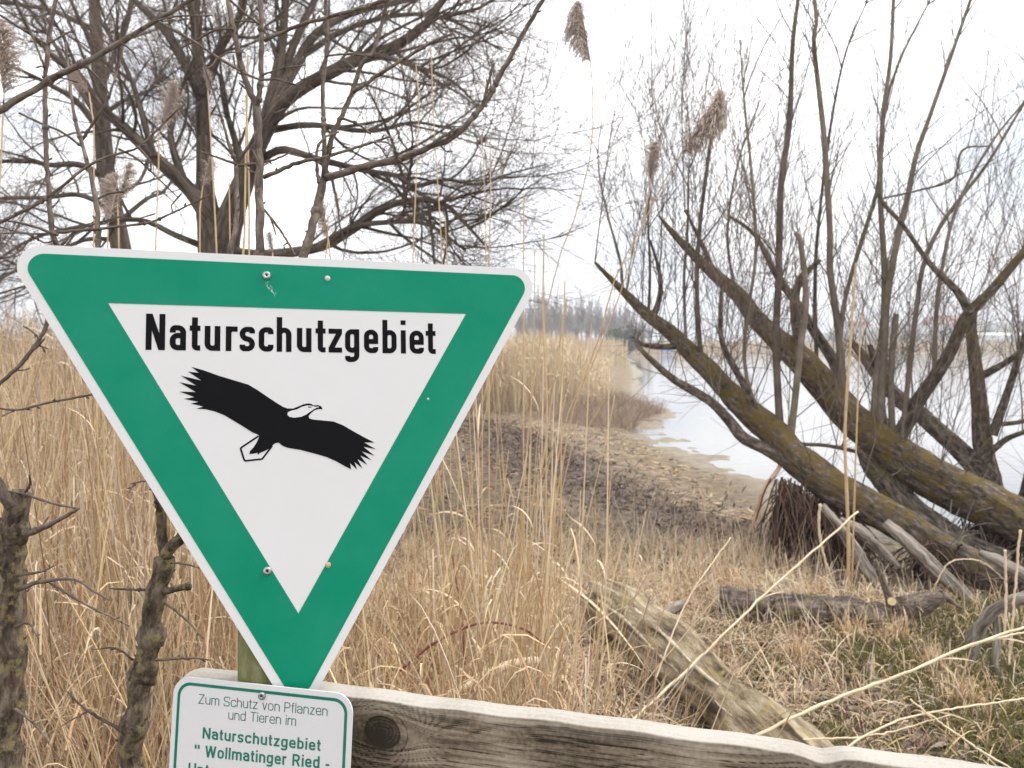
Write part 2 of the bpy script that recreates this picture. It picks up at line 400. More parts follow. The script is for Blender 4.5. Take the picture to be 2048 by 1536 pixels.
def ground_material():
    m = bpy.data.materials.new('ground'); m.use_nodes = True
    N, L = m.node_tree.nodes, m.node_tree.links; b = N['Principled BSDF']
    b.inputs['Roughness'].default_value = .9; b.inputs['Specular IOR Level'].default_value = .25
    ge = N.new('ShaderNodeNewGeometry')
    def noise(scale, det=6, ro=.65):
        n = N.new('ShaderNodeTexNoise'); n.inputs['Scale'].default_value = scale; n.inputs['Detail'].default_value = det; n.inputs['Roughness'].default_value = ro
        L.new(ge.outputs['Position'], n.inputs['Vector']); return n.outputs['Fac']
    def ramp(f, cols, lo, hi):
        r = N.new('ShaderNodeValToRGB'); e = r.color_ramp.elements
        while len(e) < len(cols): e.new(.5)
        for i, c in enumerate(cols): e[i].position = lo + (hi - lo) * i / (len(cols) - 1); e[i].color = (*c, 1)
        L.new(f, r.inputs['Fac']); return r.outputs['Color']
    def mix(f, a, c):
        x = N.new('ShaderNodeMix'); x.data_type = 'RGBA'; L.new(f, x.inputs[0]); L.new(a, x.inputs[6]); L.new(c, x.inputs[7]); return x.outputs[2]
    def math_(op, a, c):
        x = N.new('ShaderNodeMath'); x.operation = op
        for i, q in ((0, a), (1, c)):
            if isinstance(q, (int, float)): x.inputs[i].default_value = q
            else: L.new(q, x.inputs[i])
        return x.outputs[0]
    def rng_(f, a, c):
        x = N.new('ShaderNodeMapRange'); x.inputs[1].default_value = a; x.inputs[2].default_value = c; L.new(f, x.inputs[0]); return x.outputs[0]
    at_s = N.new('ShaderNodeAttribute'); at_s.attribute_name = 'shore'
    at_m = N.new('ShaderNodeAttribute'); at_m.attribute_name = 'wrack'
    soil = ramp(noise(14), [(.05, .036, .025), (.15, .11, .075), (.33, .255, .17)], .3, .7)
    sand = ramp(noise(7, 8, .75), [(.10, .073, .05), (.25, .19, .128), (.42, .335, .235)], .34, .68)
    olive = ramp(noise(6, 8, .75), [(.09, .065, .033), (.22, .165, .085), (.36, .28, .175)], .34, .68)
    mud = ramp(noise(18), [(.05, .038, .03), (.135, .104, .083), (.27, .21, .165)], .35, .68)
    nb = noise(1.3)
    dark = ramp(noise(11, 8, .75), [(.07, .052, .035), (.17, .13, .09), (.33, .26, .18)], .34, .68)
    s2 = math_('ADD', at_s.outputs['Fac'], math_('MULTIPLY', math_('SUBTRACT', nb, .5), 1.8))
    c = mix(rng_(s2, .1, 1.1), olive, sand)
    c = mix(rng_(noise(2.6, 7, .7), .44, .64), c, dark)
    c = mix(rng_(s2, 2.6, 3.6), c, soil)
    w = math_('ADD', at_m.outputs['Fac'], math_('MULTIPLY', math_('SUBTRACT', noise(2.2, 8, .75), .5), 2.4))
    c = mix(rng_(w, .25, .95), c, mud)
    far = N.new('ShaderNodeSeparateXYZ'); L.new(ge.outputs['Position'], far.inputs[0])
    hillc = ramp(noise(.02), [(.05, .055, .04), (.11, .105, .075), (.18, .16, .12)], .35, .7)
    c = mix(rng_(far.outputs['Y'], 240, 300), c, hillc)
    L.new(c, b.inputs['Base Color'])
    wet = rng_(at_s.outputs['Fac'], 0.0, .7)
    rr = N.new('ShaderNodeMapRange'); rr.inputs[3].default_value = .35; rr.inputs[4].default_value = .92; L.new(wet, rr.inputs[0]); L.new(rr.outputs[0], b.inputs['Roughness'])
    bu = N.new('ShaderNodeBump'); bu.inputs['Strength'].default_value = .9; bu.inputs['Distance'].default_value = .04
    L.new(noise(24, 8, .75), bu.inputs['Height']); L.new(bu.outputs[0], b.inputs['Normal'])
    return m
g_o = mb.build('ground', ground_material()); tag(g_o, 'muddy straw-littered lake shore ground', 'ground', kind='structure')
def band(x, y):
    # the dark strip of washed-up mud and reed debris along the bank, about two metres in from the waterline
    cx = np.interp(y, [0, 5.0, 6.0, 7.0, 8.5, 10, 12, 15, 17], [4.0, 3.0, 2.4, 1.95, 1.2, .7, .3, -.3, -.8])
    hw = np.interp(y, [4.5, 5.6, 6.5, 9, 13, 16, 18], [.0, .6, .9, 1.15, 1.3, 1.0, .0])
    return np.clip(1.15 - np.abs(x - cx) / np.maximum(hw, .01), 0, 1) * (hw > .02)
for nm, val in (('shore', shore(X, Y)), ('wrack', band(X, Y))):
    a = g_o.data.attributes.new(nm, 'FLOAT', 'POINT'); a.data.foreach_set('value', val.astype(np.float32).ravel())

def water_material():
    m = bpy.data.materials.new('water'); m.use_nodes = True
    N, L = m.node_tree.nodes, m.node_tree.links; b = N['Principled BSDF']
    b.inputs['Base Color'].default_value = (.16, .16, .15, 1); b.inputs['Roughness'].default_value = .06; b.inputs['IOR'].default_value = 1.33
    b.inputs['Specular IOR Level'].default_value = .85
    ge = N.new('ShaderNodeNewGeometry'); mpn = N.new('ShaderNodeMapping'); mpn.inputs['Scale'].default_value = (.6, 1.6, 1)
    L.new(ge.outputs['Position'], mpn.inputs['Vector'])
    n = N.new('ShaderNodeTexNoise'); n.inputs['Scale'].default_value = 3.0; n.inputs['Detail'].default_value = 4
    L.new(mpn.outputs[0], n.inputs['Vector'])
    bu = N.new('ShaderNodeBump'); bu.inputs['Strength'].default_value = .12; bu.inputs['Distance'].default_value = .03
    L.new(n.outputs['Fac'], bu.inputs['Height']); L.new(bu.outputs[0], b.inputs['Normal'])
    return m
mb = MB()
wx = np.array([-1500, -200, -40, -8, 0, 8, 40, 200, 2500.]); wy = np.array([-60, -10, 0, 10, 25, 60, 150, 330.])
WX, WY = np.meshgrid(wx, wy); idx = np.arange(WX.size).reshape(WX.shape)
mb.raw(np.stack([WX, WY, np.full_like(WX, WATER)], -1).reshape(-1, 3), [np.stack([idx[:-1, :-1], idx[:-1, 1:], idx[1:, 1:], idx[1:, :-1]], -1).reshape(-1, 4)])
tag(mb.build('water', water_material()), 'pale calm lake water beside the reeds', 'lake', kind='structure')

# ------------------------------------------------------------------ the big triangular sign
YAW, TIP, ROL = math.radians(16.99), math.radians(8.5), math.radians(-1.026)
UNIT = .4375                                         # side of the white inner triangle in metres
def sign_axes(yaw, tip, rol):
    cy, sy = math.cos(yaw), math.sin(yaw); ct, st = math.cos(tip), math.sin(tip); cr, sr = math.cos(rol), math.sin(rol)
    Ry = np.array([[cy, 0, -sy], [0, 1, 0], [sy, 0, cy]]); Rx = np.array([[1, 0, 0], [0, ct, -st], [0, st, ct]]); Rz = np.array([[cr, -sr, 0], [sr, cr, 0], [0, 0, 1]])
    A = Ry @ Rx @ Rz                                 # columns in (right, up, forward)
    sw = np.array([[1, 0, 0], [0, 0, 1], [0, 1, 0]])
    A = sw @ A                                       # to world (x, y, z)
    return A[:, 0], A[:, 1], -A[:, 2]                # right, up, towards the viewer
SX, SY_, SN = sign_axes(YAW, TIP, ROL)
SO = CAM + UNIT * (-.61393 * RIGHT - .06851 * UP + 2.20909 * FWD)
def on_sign(u, v, O=None, ax=None, ay=None, an=None):
    """photo pixel -> coordinates in the plane of a plate (metres)"""
    O = SO if O is None else O; ax = SX if ax is None else ax; ay = SY_ if ay is None else ay; an = SN if an is None else an
    r = P(u, v, 1.0) - CAM
    t = np.dot(O - CAM, an) / np.dot(r, an)
    q = CAM + t * r - O
    return np.array([q @ ax, q @ ay])
def plate_matrix(O, ax, ay, an):
    return Matrix(((ax[0], ay[0], an[0], O[0]), (ax[1], ay[1], an[1], O[1]), (ax[2], ay[2], an[2], O[2]), (0, 0, 0, 1)))

def round_poly(pts, r, seg=10):
    """polygon corners rounded with radius r (scalar)"""
    pts = [np.array(p, float) for p in pts]; o = []
    for i, p in enumerate(pts):
        a = nrm(pts[i - 1] - p); b = nrm(pts[(i + 1) % len(pts)] - p)
        h = math.acos(np.clip(a @ b, -1, 1)) / 2
        t = r / math.tan(h); c = p + nrm(a + b) * r / math.sin(h)
        s = p + a * t - c; e = p + b * t - c
        a0 = math.atan2(s[1], s[0]); a1 = math.atan2(e[1], e[0]); d = (a1 - a0 + math.pi) % (2 * math.pi) - math.pi
        for k in range(seg + 1):
            w = a0 + d * k / seg; o.append(c + r * np.array([math.cos(w), math.sin(w)]))
    return np.array(o)

def slab(loops, z0, z1, bev=0.0):
    """bmesh filled plate: first loop outer, the others holes"""
    bm = bmesh.new()
    for lp in loops:
        vs = [bm.verts.new((p[0], p[1], z1)) for p in lp]
        for i in range(len(vs)): bm.edges.new((vs[i - 1], vs[i]))
    bmesh.ops.triangle_fill(bm, use_beauty=True, edges=bm.edges[:], normal=(0, 0, 1))
    if z1 - z0 > 1e-6:
        r = bmesh.ops.extrude_face_region(bm, geom=bm.faces[:])
        bmesh.ops.translate(bm, verts=[v for v in r['geom'] if isinstance(v, bmesh.types.BMVert)], vec=(0, 0, z0 - z1))
    bmesh.ops.recalc_face_normals(bm, faces=bm.faces[:])
    return bm
def bm_obj(name, bm, mtl, parent, sm=False):
    me = bpy.data.meshes.new(name); bm.to_mesh(me); bm.free()
    me.materials.append(mtl)
    if sm:
        for p in me.polygons: p.use_smooth = True
    return link(name, me, parent)
def tri_pts(side):
    h = side * math.sqrt(3) / 2
    return [(side / 2, h / 3), (-side / 2, h / 3), (0, -2 * h / 3)]

sign = link('nature_reserve_sign', None)
sign.matrix_world = plate_matrix(SO, SX, SY_, SN)
tag(sign, 'large green bordered white triangular sign with a black eagle and the word Naturschutzgebiet', 'sign')
white_loop = round_poly(tri_pts(1.530 * UNIT), .061 * UNIT, 16)
green_loop = round_poly(tri_pts(1.448 * UNIT), .040 * UNIT, 16)
inner_loop = np.array(tri_pts(1.0 * UNIT))
pl = bm_obj('plate', slab([white_loop], -.0026, 0), M['sign_white'], sign)
bv = pl.modifiers.new('edge', 'BEVEL'); bv.width = .0009; bv.segments = 2; bv.limit_method = 'ANGLE'
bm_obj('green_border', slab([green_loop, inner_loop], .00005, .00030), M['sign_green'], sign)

CR, CO = 760 / 2048, (200, 580)
def crop(x, y): return on_sign(CO[0] + x * CR, CO[1] + y * CR)
body = [(495, 415), (560, 433), (640, 462), (720, 486), (800, 510), (850, 540), (900, 574), (950, 607), (985, 629), (1010, 638), (1040, 639), (1070, 627), (1098, 615), (1125, 611), (1142, 615), (1152, 622), (1176, 620), (1192, 627), (1200, 643),
        (1178, 641), (1156, 648), (1137, 664), (1124, 679), (1128, 692), (1150, 698), (1210, 704), (1260, 709), (1310, 729), (1370, 764), (1430, 797), (1480, 822),
        (1424, 822), (1487, 858), (1420, 845), (1479, 893), (1411, 870), (1463, 917), (1403, 893), (1441, 942), (1388, 912), (1415, 962), (1371, 927), (1386, 968), (1348, 934), (1354, 967),
        (1320, 950), (1270, 922), (1220, 900), (1150, 880), (1080, 862), (1012, 851), (982, 839), (962, 822), (942, 827), (924, 843), (905, 859), (880, 871), (864, 877), (850, 888), (849, 877), (830, 882), (805, 884), (808, 868), (830, 845), (845, 820), (856, 796), (854, 781),
        (820, 767), (770, 735), (720, 705), (670, 675), (620, 655), (570, 643), (520, 640), (557, 628), (489, 612), (530, 603), (453, 587), (508, 577), (428, 547), (515, 550), (428, 497), (517, 515), (437, 462), (545, 487), (475, 440), (532, 446)]
bird = bm_obj('eagle_emblem', slab([np.array([crop(*q) for q in body])], .00005, .00030), M['sign_black'], sign)
head = [(1010, 673), (1012, 659), (1030, 651), (1060, 644), (1090, 629), (1118, 622), (1140, 624), (1160, 630), (1178, 628), (1189, 633), (1170, 633), (1152, 643), (1132, 656), (1112, 671), (1082, 684), (1046, 688), (1022, 684)]
bm_obj('eagle_head', slab([round_poly([crop(*q) for q in head], .0006, 2)], .00035, .00050), M['sign_white'], bird)
bm_obj('eagle_eye', slab([np.array([crop(*q) for q in [(1120, 629), (1132, 628), (1142, 630), (1138, 634), (1122, 634)]])], .00055, .00070), M['sign_black'], bird)

def stroke(pts, w, closed=False):
    """2D ribbon polygon (outer, inner) along a polyline with mitred joints"""
    p = np.array(pts, float); n = len(p); L_, R_ = [], []
    for i in range(n):
        a = p[i - 1] if (i > 0 or closed) else None; b = p[(i + 1) % n] if (i < n - 1 or closed) else None
        d0 = nrm(p[i] - a) if a is not None else nrm(b - p[i]); d1 = nrm(b - p[i]) if b is not None else d0
        n0 = np.array([-d0[1], d0[0]]); n1_ = np.array([-d1[1], d1[0]]); m_ = nrm(n0 + n1_); k = w / 2 / max(m_ @ n0, .35)
        L_.append(p[i] + m_ * k); R_.append(p[i] - m_ * k)
    return np.array(L_), np.array(R_)
def stroke_quads(mbx, pts, w, z, mapf, closed=False):
    L_, R_ = stroke(pts, w, closed); n = len(L_)
    V = [[*mapf(q), z] for q in L_] + [[*mapf(q), z] for q in R_]
    f = [[i, n + i, n + (i + 1) % n, (i + 1) % n] for i in range(n if closed else n - 1)]
    mbx.raw(V, [np.array(f)])
tail = [crop(*q) for q in round_poly([(853, 788), (757, 852), (779, 921), (874, 911), (925, 845)], 9, 4)[5:-5]]
tail = [crop(853, 788)] + tail + [crop(928, 840)]
mbt = MB(); stroke_quads(mbt, tail, 9.5 * CR / FPX * .95, .00030, lambda q: q)
mbt.build('eagle_tail', M['sign_black'], bird, sm=False)

# condensed engineering lettering drawn as strokes; cap height 1
def corner(path, r, seg=7):
    """open polyline with rounded inner corners"""
    p = [np.array(q, float) for q in path]; o = [p[0]]
    for i in range(1, len(p) - 1):
        a = nrm(p[i - 1] - p[i]); b = nrm(p[i + 1] - p[i]); h = math.acos(np.clip(a @ b, -1, 1)) / 2
        if h > 1.5: o.append(p[i]); continue
        t = min(r / math.tan(h), .499 * np.linalg.norm(p[i - 1] - p[i]), .499 * np.linalg.norm(p[i + 1] - p[i])); rr = t * math.tan(h)
        c = p[i] + nrm(a + b) * rr / math.sin(h); s = p[i] + a * t - c; e = p[i] + b * t - c
        a0 = math.atan2(s[1], s[0]); d = (math.atan2(e[1], e[0]) - a0 + math.pi) % (2 * math.pi) - math.pi
        o += [c + rr * np.array([math.cos(a0 + d * k / seg), math.sin(a0 + d * k / seg)]) for k in range(seg + 1)]
    o.append(p[-1]); return o
S_, XH = .150, .70
def glyph(ch, w):
    h = S_ / 2; r = .17; l, rt, t, b = h, w - h, XH - h, h
    if ch == 'N': return [('poly', [(0, 0), (S_, 0), (S_, 1), (0, 1)]), ('poly', [(w - S_, 0), (w, 0), (w, 1), (w - S_, 1)]), ('poly', [(0, 1), (S_ * 1.08, 1), (w, 0), (w - S_ * 1.08, 0)])]
    if ch == 'a': return [('open', corner([(l, XH - .21), (l, t), (rt, t), (rt, 0)], r)), ('open', corner([(rt, .41), (l, .41), (l, b), (rt, b), (rt, .2)], .14))]
    if ch == 't': xs = .48 * w; return [('open', corner([(xs, .93), (xs, b), (w, b)], .15)), ('open', [(0, t), (w, t)])]
    if ch == 'u': return [('open', corner([(l, XH), (l, b), (rt, b), (rt, .3)], r)), ('open', [(rt, XH), (rt, 0)])]
    if ch == 'r': return [('open', [(l, 0), (l, XH)]), ('open', corner([(l, .35), (l, t), (w, t)], .2))]
    if ch == 's': return [('open', corner([(rt, XH - .19), (rt, t), (l, t), (l, XH / 2 + .02), (rt, XH / 2 - .02), (rt, b), (l, b), (l, .19)], .145))]
    if ch == 'c': return [('open', corner([(rt, XH - .2), (rt, t), (l, t), (l, b), (rt, b), (rt, .2)], r))]
    if ch == 'h': return [('open', [(l, 0), (l, 1)]), ('open', corner([(l, .35), (l, t), (rt, t), (rt, 0)], r))]
    if ch == 'z': return [('open', [(0, t), (w, t)]), ('open', [(0, b), (w, b)]), ('poly', [(0, S_ * .95), (S_ * 1.15, S_ * .95), (w, XH - S_ * .95), (w - S_ * 1.15, XH - S_ * .95)])]
    if ch == 'g': return [('open', corner([(rt, .3), (rt, t), (l, t), (l, b), (rt, b), (rt, .35)], r)), ('open', corner([(rt, XH), (rt, -.27 + h), (l, -.27 + h), (l, -.09)], r))]
    if ch == 'e': return [('open', corner([(rt, .185), (rt, b), (l, b), (l, t), (rt, t), (rt, .28)], r)), ('open', [(l, .345), (w - .01, .345)])]
    if ch == 'b': return [('open', [(l, 0), (l, 1)]), ('open', corner([(l, .35), (l, t), (rt, t), (rt, b), (l, b), (l, .3)], r))]
    if ch == 'i': return [('poly', [(0, 0), (S_, 0), (S_, XH), (0, XH)]), ('poly', [(0, .86), (S_, .86), (S_, 1), (0, 1)])]
ext = [('N', 245, 350), ('a', 375, 463), ('t', 482, 540), ('u', 563, 648), ('r', 677, 741), ('s', 752, 835), ('c', 855, 935), ('h', 952, 1032), ('u', 1061, 1140), ('t', 1162, 1216), ('z', 1232, 1305), ('g', 1321, 1398), ('e', 1423, 1500), ('b', 1523, 1599), ('i', 1622, 1646), ('e', 1669, 1746), ('t', 1757, 1810)]
b0, b1 = crop(245, 323), crop(1810, 345)
capH = np.linalg.norm(crop(260, 127) - crop(260, 323))
def base_y(x): return b0[1] + (b1[1] - b0[1]) * (x - b0[0]) / (b1[0] - b0[0])
for i, (ch, xa, xb) in enumerate(ext):
    yc = 323 + 22 * (xa - 245) / 1565
    x0 = crop(xa, yc)[0]; x1 = crop(xb, yc)[0]; w = (x1 - x0) / capH
    mbl = MB()
    mapf = lambda q: (x0 + q[0] * capH, base_y(x0 + q[0] * capH) + q[1] * capH)
    for k, (kind, pts) in enumerate(glyph(ch, w)):
        z = .00020 + .00006 * k
        if kind == 'poly': mbl.raw([[*mapf(q), z] for q in pts], [np.arange(len(pts))[None]])
        else: stroke_quads(mbl, pts, S_, z, mapf)
    mbl.build('letter', M['sign_black'], sign, sm=False)

def screw(parent, xy, r, z=.0003, mtl='metal', hexr=.30, washer=True):
    """round head screw with a hexagonal socket; local to a plate"""
    mbx = MB(); k = 20; a = np.arange(k) * 2 * math.pi / k
    prof = [(1.0, 0), (1.0, .22), (.9, .42), (.62, .5), (hexr, .5), (hexr, .3)] if washer else [(1.0, 0), (.95, .25), (.7, .42), (.3, .5)]
    V = np.array([[xy[0] + r * q * math.cos(t), xy[1] + r * q * math.sin(t), z + r * hh] for q, hh in prof for t in a])
    idx = np.arange(len(prof) * k).reshape(-1, k); j = (np.arange(k) + 1) % k
    f = np.stack([idx[:-1], idx[:-1][:, j], idx[1:][:, j], idx[1:]], -1).reshape(-1, 4)
    mbx.raw(V, [f] if washer else [f, idx[-1][None]])
    o = mbx.build('screw' if washer else 'rivet', M[mtl], parent)
    if washer:
        a6 = np.arange(6) * math.pi / 3
        MB().raw([[xy[0] + r * hexr * 1.05 * math.cos(t), xy[1] + r * hexr * 1.05 * math.sin(t), z + r * .31] for t in a6], [np.arange(6)[None]]).build('socket', M['socket'], o, sm=False)
    return o
screw(sign, on_sign(533, 551), .0052)
screw(sign, on_sign(534.5, 1142), .0052)
screw(sign, on_sign(655, 557), .0036, mtl='rivet', washer=False)
screw(sign, on_sign(656, 1130), .0036, mtl='rivet_rust', washer=False)
screw(sign, on_sign(856, 798), .0016, mtl='rivet', washer=False)
mbs = MB()                                           # the small scratch below the upper screw
g = np.random.default_rng(3)
for k in range(16):
    t = k / 15; c = on_sign(531 + 21 * t + g.normal(0, 2.2), 568 + 20 * t + g.normal(0, 1.5)); d = nrm(g.normal(size=2)) * g.uniform(.0006, .0020)
    stroke_quads(mbs, [c - d, c + d], .0004, .00042, lambda q: q)
mbs.build('scratch', M['sign_white'], sign, sm=False)

# ------------------------------------------------------------------ the small sign
s_top = SO + SX * on_sign(533, 551)[0] + SY_ * on_sign(533, 551)[1]
s_bot = SO + SX * on_sign(534.5, 1142)[0] + SY_ * on_sign(534.5, 1142)[1]
adir = nrm(s_bot - s_top); r_post = .036
a_bot = s_bot - SN * (r_post + .004)
a_top = s_top - SN * (r_post + .004)
YAW2 = math.radians(-12.0)
ax2, ay2, an2 = sign_axes(YAW2, math.radians(7.0), math.radians(-.3))
def axis_gap(d):
    q_ = P(525, 1391, d) - a_bot; u_ = nrm(a_top - a_bot); return np.linalg.norm(q_ - (q_ @ u_) * u_)
d2 = .80
while axis_gap(d2) > r_post + .0100 and d2 < 1.0: d2 += .0005
o2 = P(525, 1391, d2)
small = link('information_sign', None); small.matrix_world = plate_matrix(o2, ax2, ay2, an2)
tag(small, 'small white sign with green rim and green text, screwed on below the triangular sign', 'sign')
def on2(u, v): return on_sign(u, v, o2, ax2, ay2, an2)
tl, tr = on2(348.5, 1351.5), on2(706.5, 1388.5)
hw = (tr[0] - tl[0]) / 2; cx2 = (tr[0] + tl[0]) / 2; top2 = (tl[1] + tr[1]) / 2; bot2 = top2 - .36
def rect(o_): return [(cx2 + hw - o_, top2 - o_), (cx2 - hw + o_, top2 - o_), (cx2 - hw + o_, bot2 + o_), (cx2 + hw - o_, bot2 + o_)]
pxs = 2 * hw / 358.0
pl2 = bm_obj('plate', slab([round_poly(rect(0), 34 * pxs, 12)], -.0022, 0), M['sign_white'], small)
bv = pl2.modifiers.new('edge', 'BEVEL'); bv.width = .0008; bv.segments = 2; bv.limit_method = 'ANGLE'
bm_obj('green_rim', slab([round_poly(rect(9.5 * pxs), 26 * pxs, 12), round_poly(rect(15 * pxs), 21 * pxs, 12)], .00005, .00025), M['text_green'], small)
def sans(ch, S):
    """upright grotesque letters as strokes: cap height 1, S stroke width; returns advance width and strokes"""
    h = S / 2; X = .735; t, b = X - h, h; r = .245
    def box(w, r_=None): return w, h, w - h, r_ or min(r, (w - S) / 2)
    if ch in 'unmhrbdgaeocsitflvz':
        w, l, rt, rr = box({'m': .86, 'i': S, 'l': S, 't': .30, 'f': .30, 'r': .34, 's': .50, 'v': .52, 'z': .50, 'o': .56}.get(ch, .54))
        if ch == 'u': return w, [corner([(l, X), (l, b), (rt, b), (rt, .42)], rr), [(rt, X), (rt, 0)]]
        if ch == 'n': return w, [[(l, 0), (l, X)], corner([(l, .3), (l, t), (rt, t), (rt, 0)], rr)]
        if ch == 'h': return w, [[(l, 0), (l, 1)], corner([(l, .3), (l, t), (rt, t), (rt, 0)], rr)]
        if ch == 'm': c_ = w / 2; return w, [[(l, 0), (l, X)], corner([(l, .3), (l, t), (c_, t), (c_, 0)], .15), corner([(c_, .3), (c_, t), (rt, t), (rt, 0)], .15)]
        if ch == 'r': return w, [[(l, 0), (l, X)], corner([(l, .3), (l, t), (w, t)], .22)]
        if ch in 'bdg':
            ring = corner([(l, X / 2), (l, t), (rt, t), (rt, b), (l, b), (l, X / 2)], rr)
            st = {'b': [[(l, 0), (l, 1)]], 'd': [[(rt, 0), (rt, 1)]], 'g': [corner([(rt, X), (rt, -.28 + h), (l, -.28 + h), (l, -.08)], rr)]}[ch]
            return w, [ring] + st
        if ch == 'o': return w, [corner([(l, X / 2), (l, t), (rt, t), (rt, b), (l, b), (l, X / 2)], rr)]
        if ch == 'e': return w, [corner([(rt, .21), (rt, b), (l, b), (l, t), (rt, t), (rt, X / 2 - h)], rr), [(l, X / 2), (w - h, X / 2)]]
        if ch == 'c': return w, [corner([(rt, X - .23), (rt, t), (l, t), (l, b), (rt, b), (rt, .23)], rr)]
        if ch == 'a': return w, [corner([(l, X - .22), (l, t), (rt, t), (rt, 0)], .2), corner([(rt, .43), (l, .40), (l, b), (rt, b), (rt, .25)], .16)]
        if ch == 's': return w, [corner([(rt, X - .2), (rt, t), (l, t), (l, X / 2 + .03), (rt, X / 2 - .03), (rt, b), (l, b), (l, .2)], .165)]
        if ch == 'i': return w, [[(h, 0), (h, X)], [(h, .86), (h, 1)]]
        if ch == 'l': return w, [[(h, 0), (h, 1)]]
        if ch == 't': return w, [corner([(.13, .93), (.13, b), (w, b)], .1), [(0, t), (w, t)]]
        if ch == 'f': return w, [corner([(.13, 0), (.13, 1 - h), (w, 1 - h)], .12), [(0, t), (w, t)]]
        if ch == 'v': return w, [[(h, X), (w / 2, 0)], [(w - h, X), (w / 2, 0)]]
        if ch == 'z': return w, [[(.02, t), (w, t)], [(0, b), (w, b)], [(h * 1.3, b), (w - h * 1.3, t)]]
    if ch == 'Z': return .64, [[(.03, 1 - h), (.64, 1 - h)], [(0, h), (.64, h)], [(h * 1.3, h), (.64 - h * 1.3, 1 - h)]]
    if ch == 'S': w = .64; return w, [corner([(w - h, .72), (w - h, 1 - h), (h, 1 - h), (h, .53), (w - h, .47), (w - h, h), (h, h), (h, .28)], .235)]
    if ch == 'P': w = .62; return w, [[(h, 0), (h, 1)], corner([(h, 1 - h), (w - h, 1 - h), (w - h, .45), (h, .45)], .25)]
    if ch == 'R': w = .66; return w, [[(h, 0), (h, 1)], corner([(h, 1 - h), (w - h * 1.4, 1 - h), (w - h * 1.4, .46), (h, .46)], .25), [(w * .55, .46), (w - h, 0)]]
    if ch == 'T': return .62, [[(0, 1 - h), (.62, 1 - h)], [(.31, 0), (.31, 1)]]
    if ch == 'N': w = .68; return w, [[(h, 0), (h, 1)], [(w - h, 0), (w - h, 1)], [(h, 1), (w - h, 0)]]
    if ch == 'U': w = .66; return w, [corner([(h, 1), (h, h), (w - h, h), (w - h, 1)], .27)]
    if ch == 'W': w = .98; return w, [[(h, 1), (w * .27, 0)], [(w * .27, 0), (w * .5, 1)], [(w * .5, 1), (w * .73, 0)], [(w * .73, 0), (w - h, 1)]]
    if ch == 'G': w = .72; return w, [corner([(w - h, .72), (w - h, 1 - h), (h, 1 - h), (h, h), (w - h, h), (w - h, .5), (w * .55, .5)], .29)]
    if ch == '-': return .30, [[(0, .34), (.30, .34)]]
    if ch == '"': return .44, [[(h, .66), (h, 1)], [(.44 - h, .66), (.44 - h, 1)]]
    return .26, []
def text_line(name, s, xa, xb, v_a, v_b, size_px, mtl, S):
    """one line of lettering between two photo points on its baseline; each letter its own part"""
    pa, pb = on2(xa, v_a), on2(xb, v_b); gap = .125 if S > .12 else .11
    gl = [sans(ch, S) for ch in s]; tot = sum(w for w, _ in gl) + gap * (len(s) - 1)
    sx = (pb[0] - pa[0]) / tot; sy = size_px * pxs; sl = (pb[1] - pa[1]) / (pb[0] - pa[0]); x = 0.0
    for w, strokes in gl:
        if strokes:
            m_ = MB(); x_ = x
            mapf = lambda q: (pa[0] + (x_ + q[0]) * sx, pa[1] + (x_ + q[0]) * sx * sl + q[1] * sy)
            for k, st in enumerate(strokes): stroke_quads(m_, st, S, .00022 + .00005 * k, mapf)
            m_.build('letter', M[mtl], small, sm=False)
        x += w + gap
q = 380 / 2048
def c2(x, y): return 340 + x * q, 1320 + y * q
def tl_(s, xa, ya, xb, yb, hpx, mtl, bold):
    (ua, va), (ub, vb) = c2(xa, ya), c2(xb, yb); text_line('lettering', s, ua, ub, va, vb, hpx * q, mtl, bold)
tl_('Zum Schutz von Pflanzen', 306, 470, 1697, 604, 94, 'text_thin', .085)
tl_('und Tieren im', 627, 640, 1357, 710, 94, 'text_thin', .085)
tl_('Naturschutzgebiet', 350, 845, 1622, 982, 108, 'text_green', .165)
tl_('" Wollmatinger Ried -', 262, 1035, 1715, 1178, 112, 'text_green', .165)
tl_('Untersee - Gnadensee', 195, 1228, 1790, 1385, 110, 'text_green', .165)
screw(small, on2(524.5, 1391.5), .0046)

# ------------------------------------------------------------------ post and rail
M['post'] = mat('post', [(.07, .06, .04), (.22, .19, .13), (.36, .32, .24)], 40, .9, 1.0, 90, stretch=(1, 1, .1), lo=.34, hi=.66, bdist=.006, moss=(.13, .155, .035), mscale=16, mpos=(.40, .62))
foot = a_bot + (a_bot - a_top) * ((a_bot[2] + .02) / (a_top[2] - a_bot[2]))
wob = np.array([foot + (a_top + (a_top - a_bot) * .015 - foot) * t for t in np.linspace(0, 1, 40)])
tpost = Thing('wooden_post', (foot[0], foot[1], 0), 'round mossy wooden post carrying the triangular sign and the small sign', 'post')
tpost.add('pole', MB().tubes(wob, np.full(40, r_post), 24, cap=True, rough=.02, seed=4), M['post'])

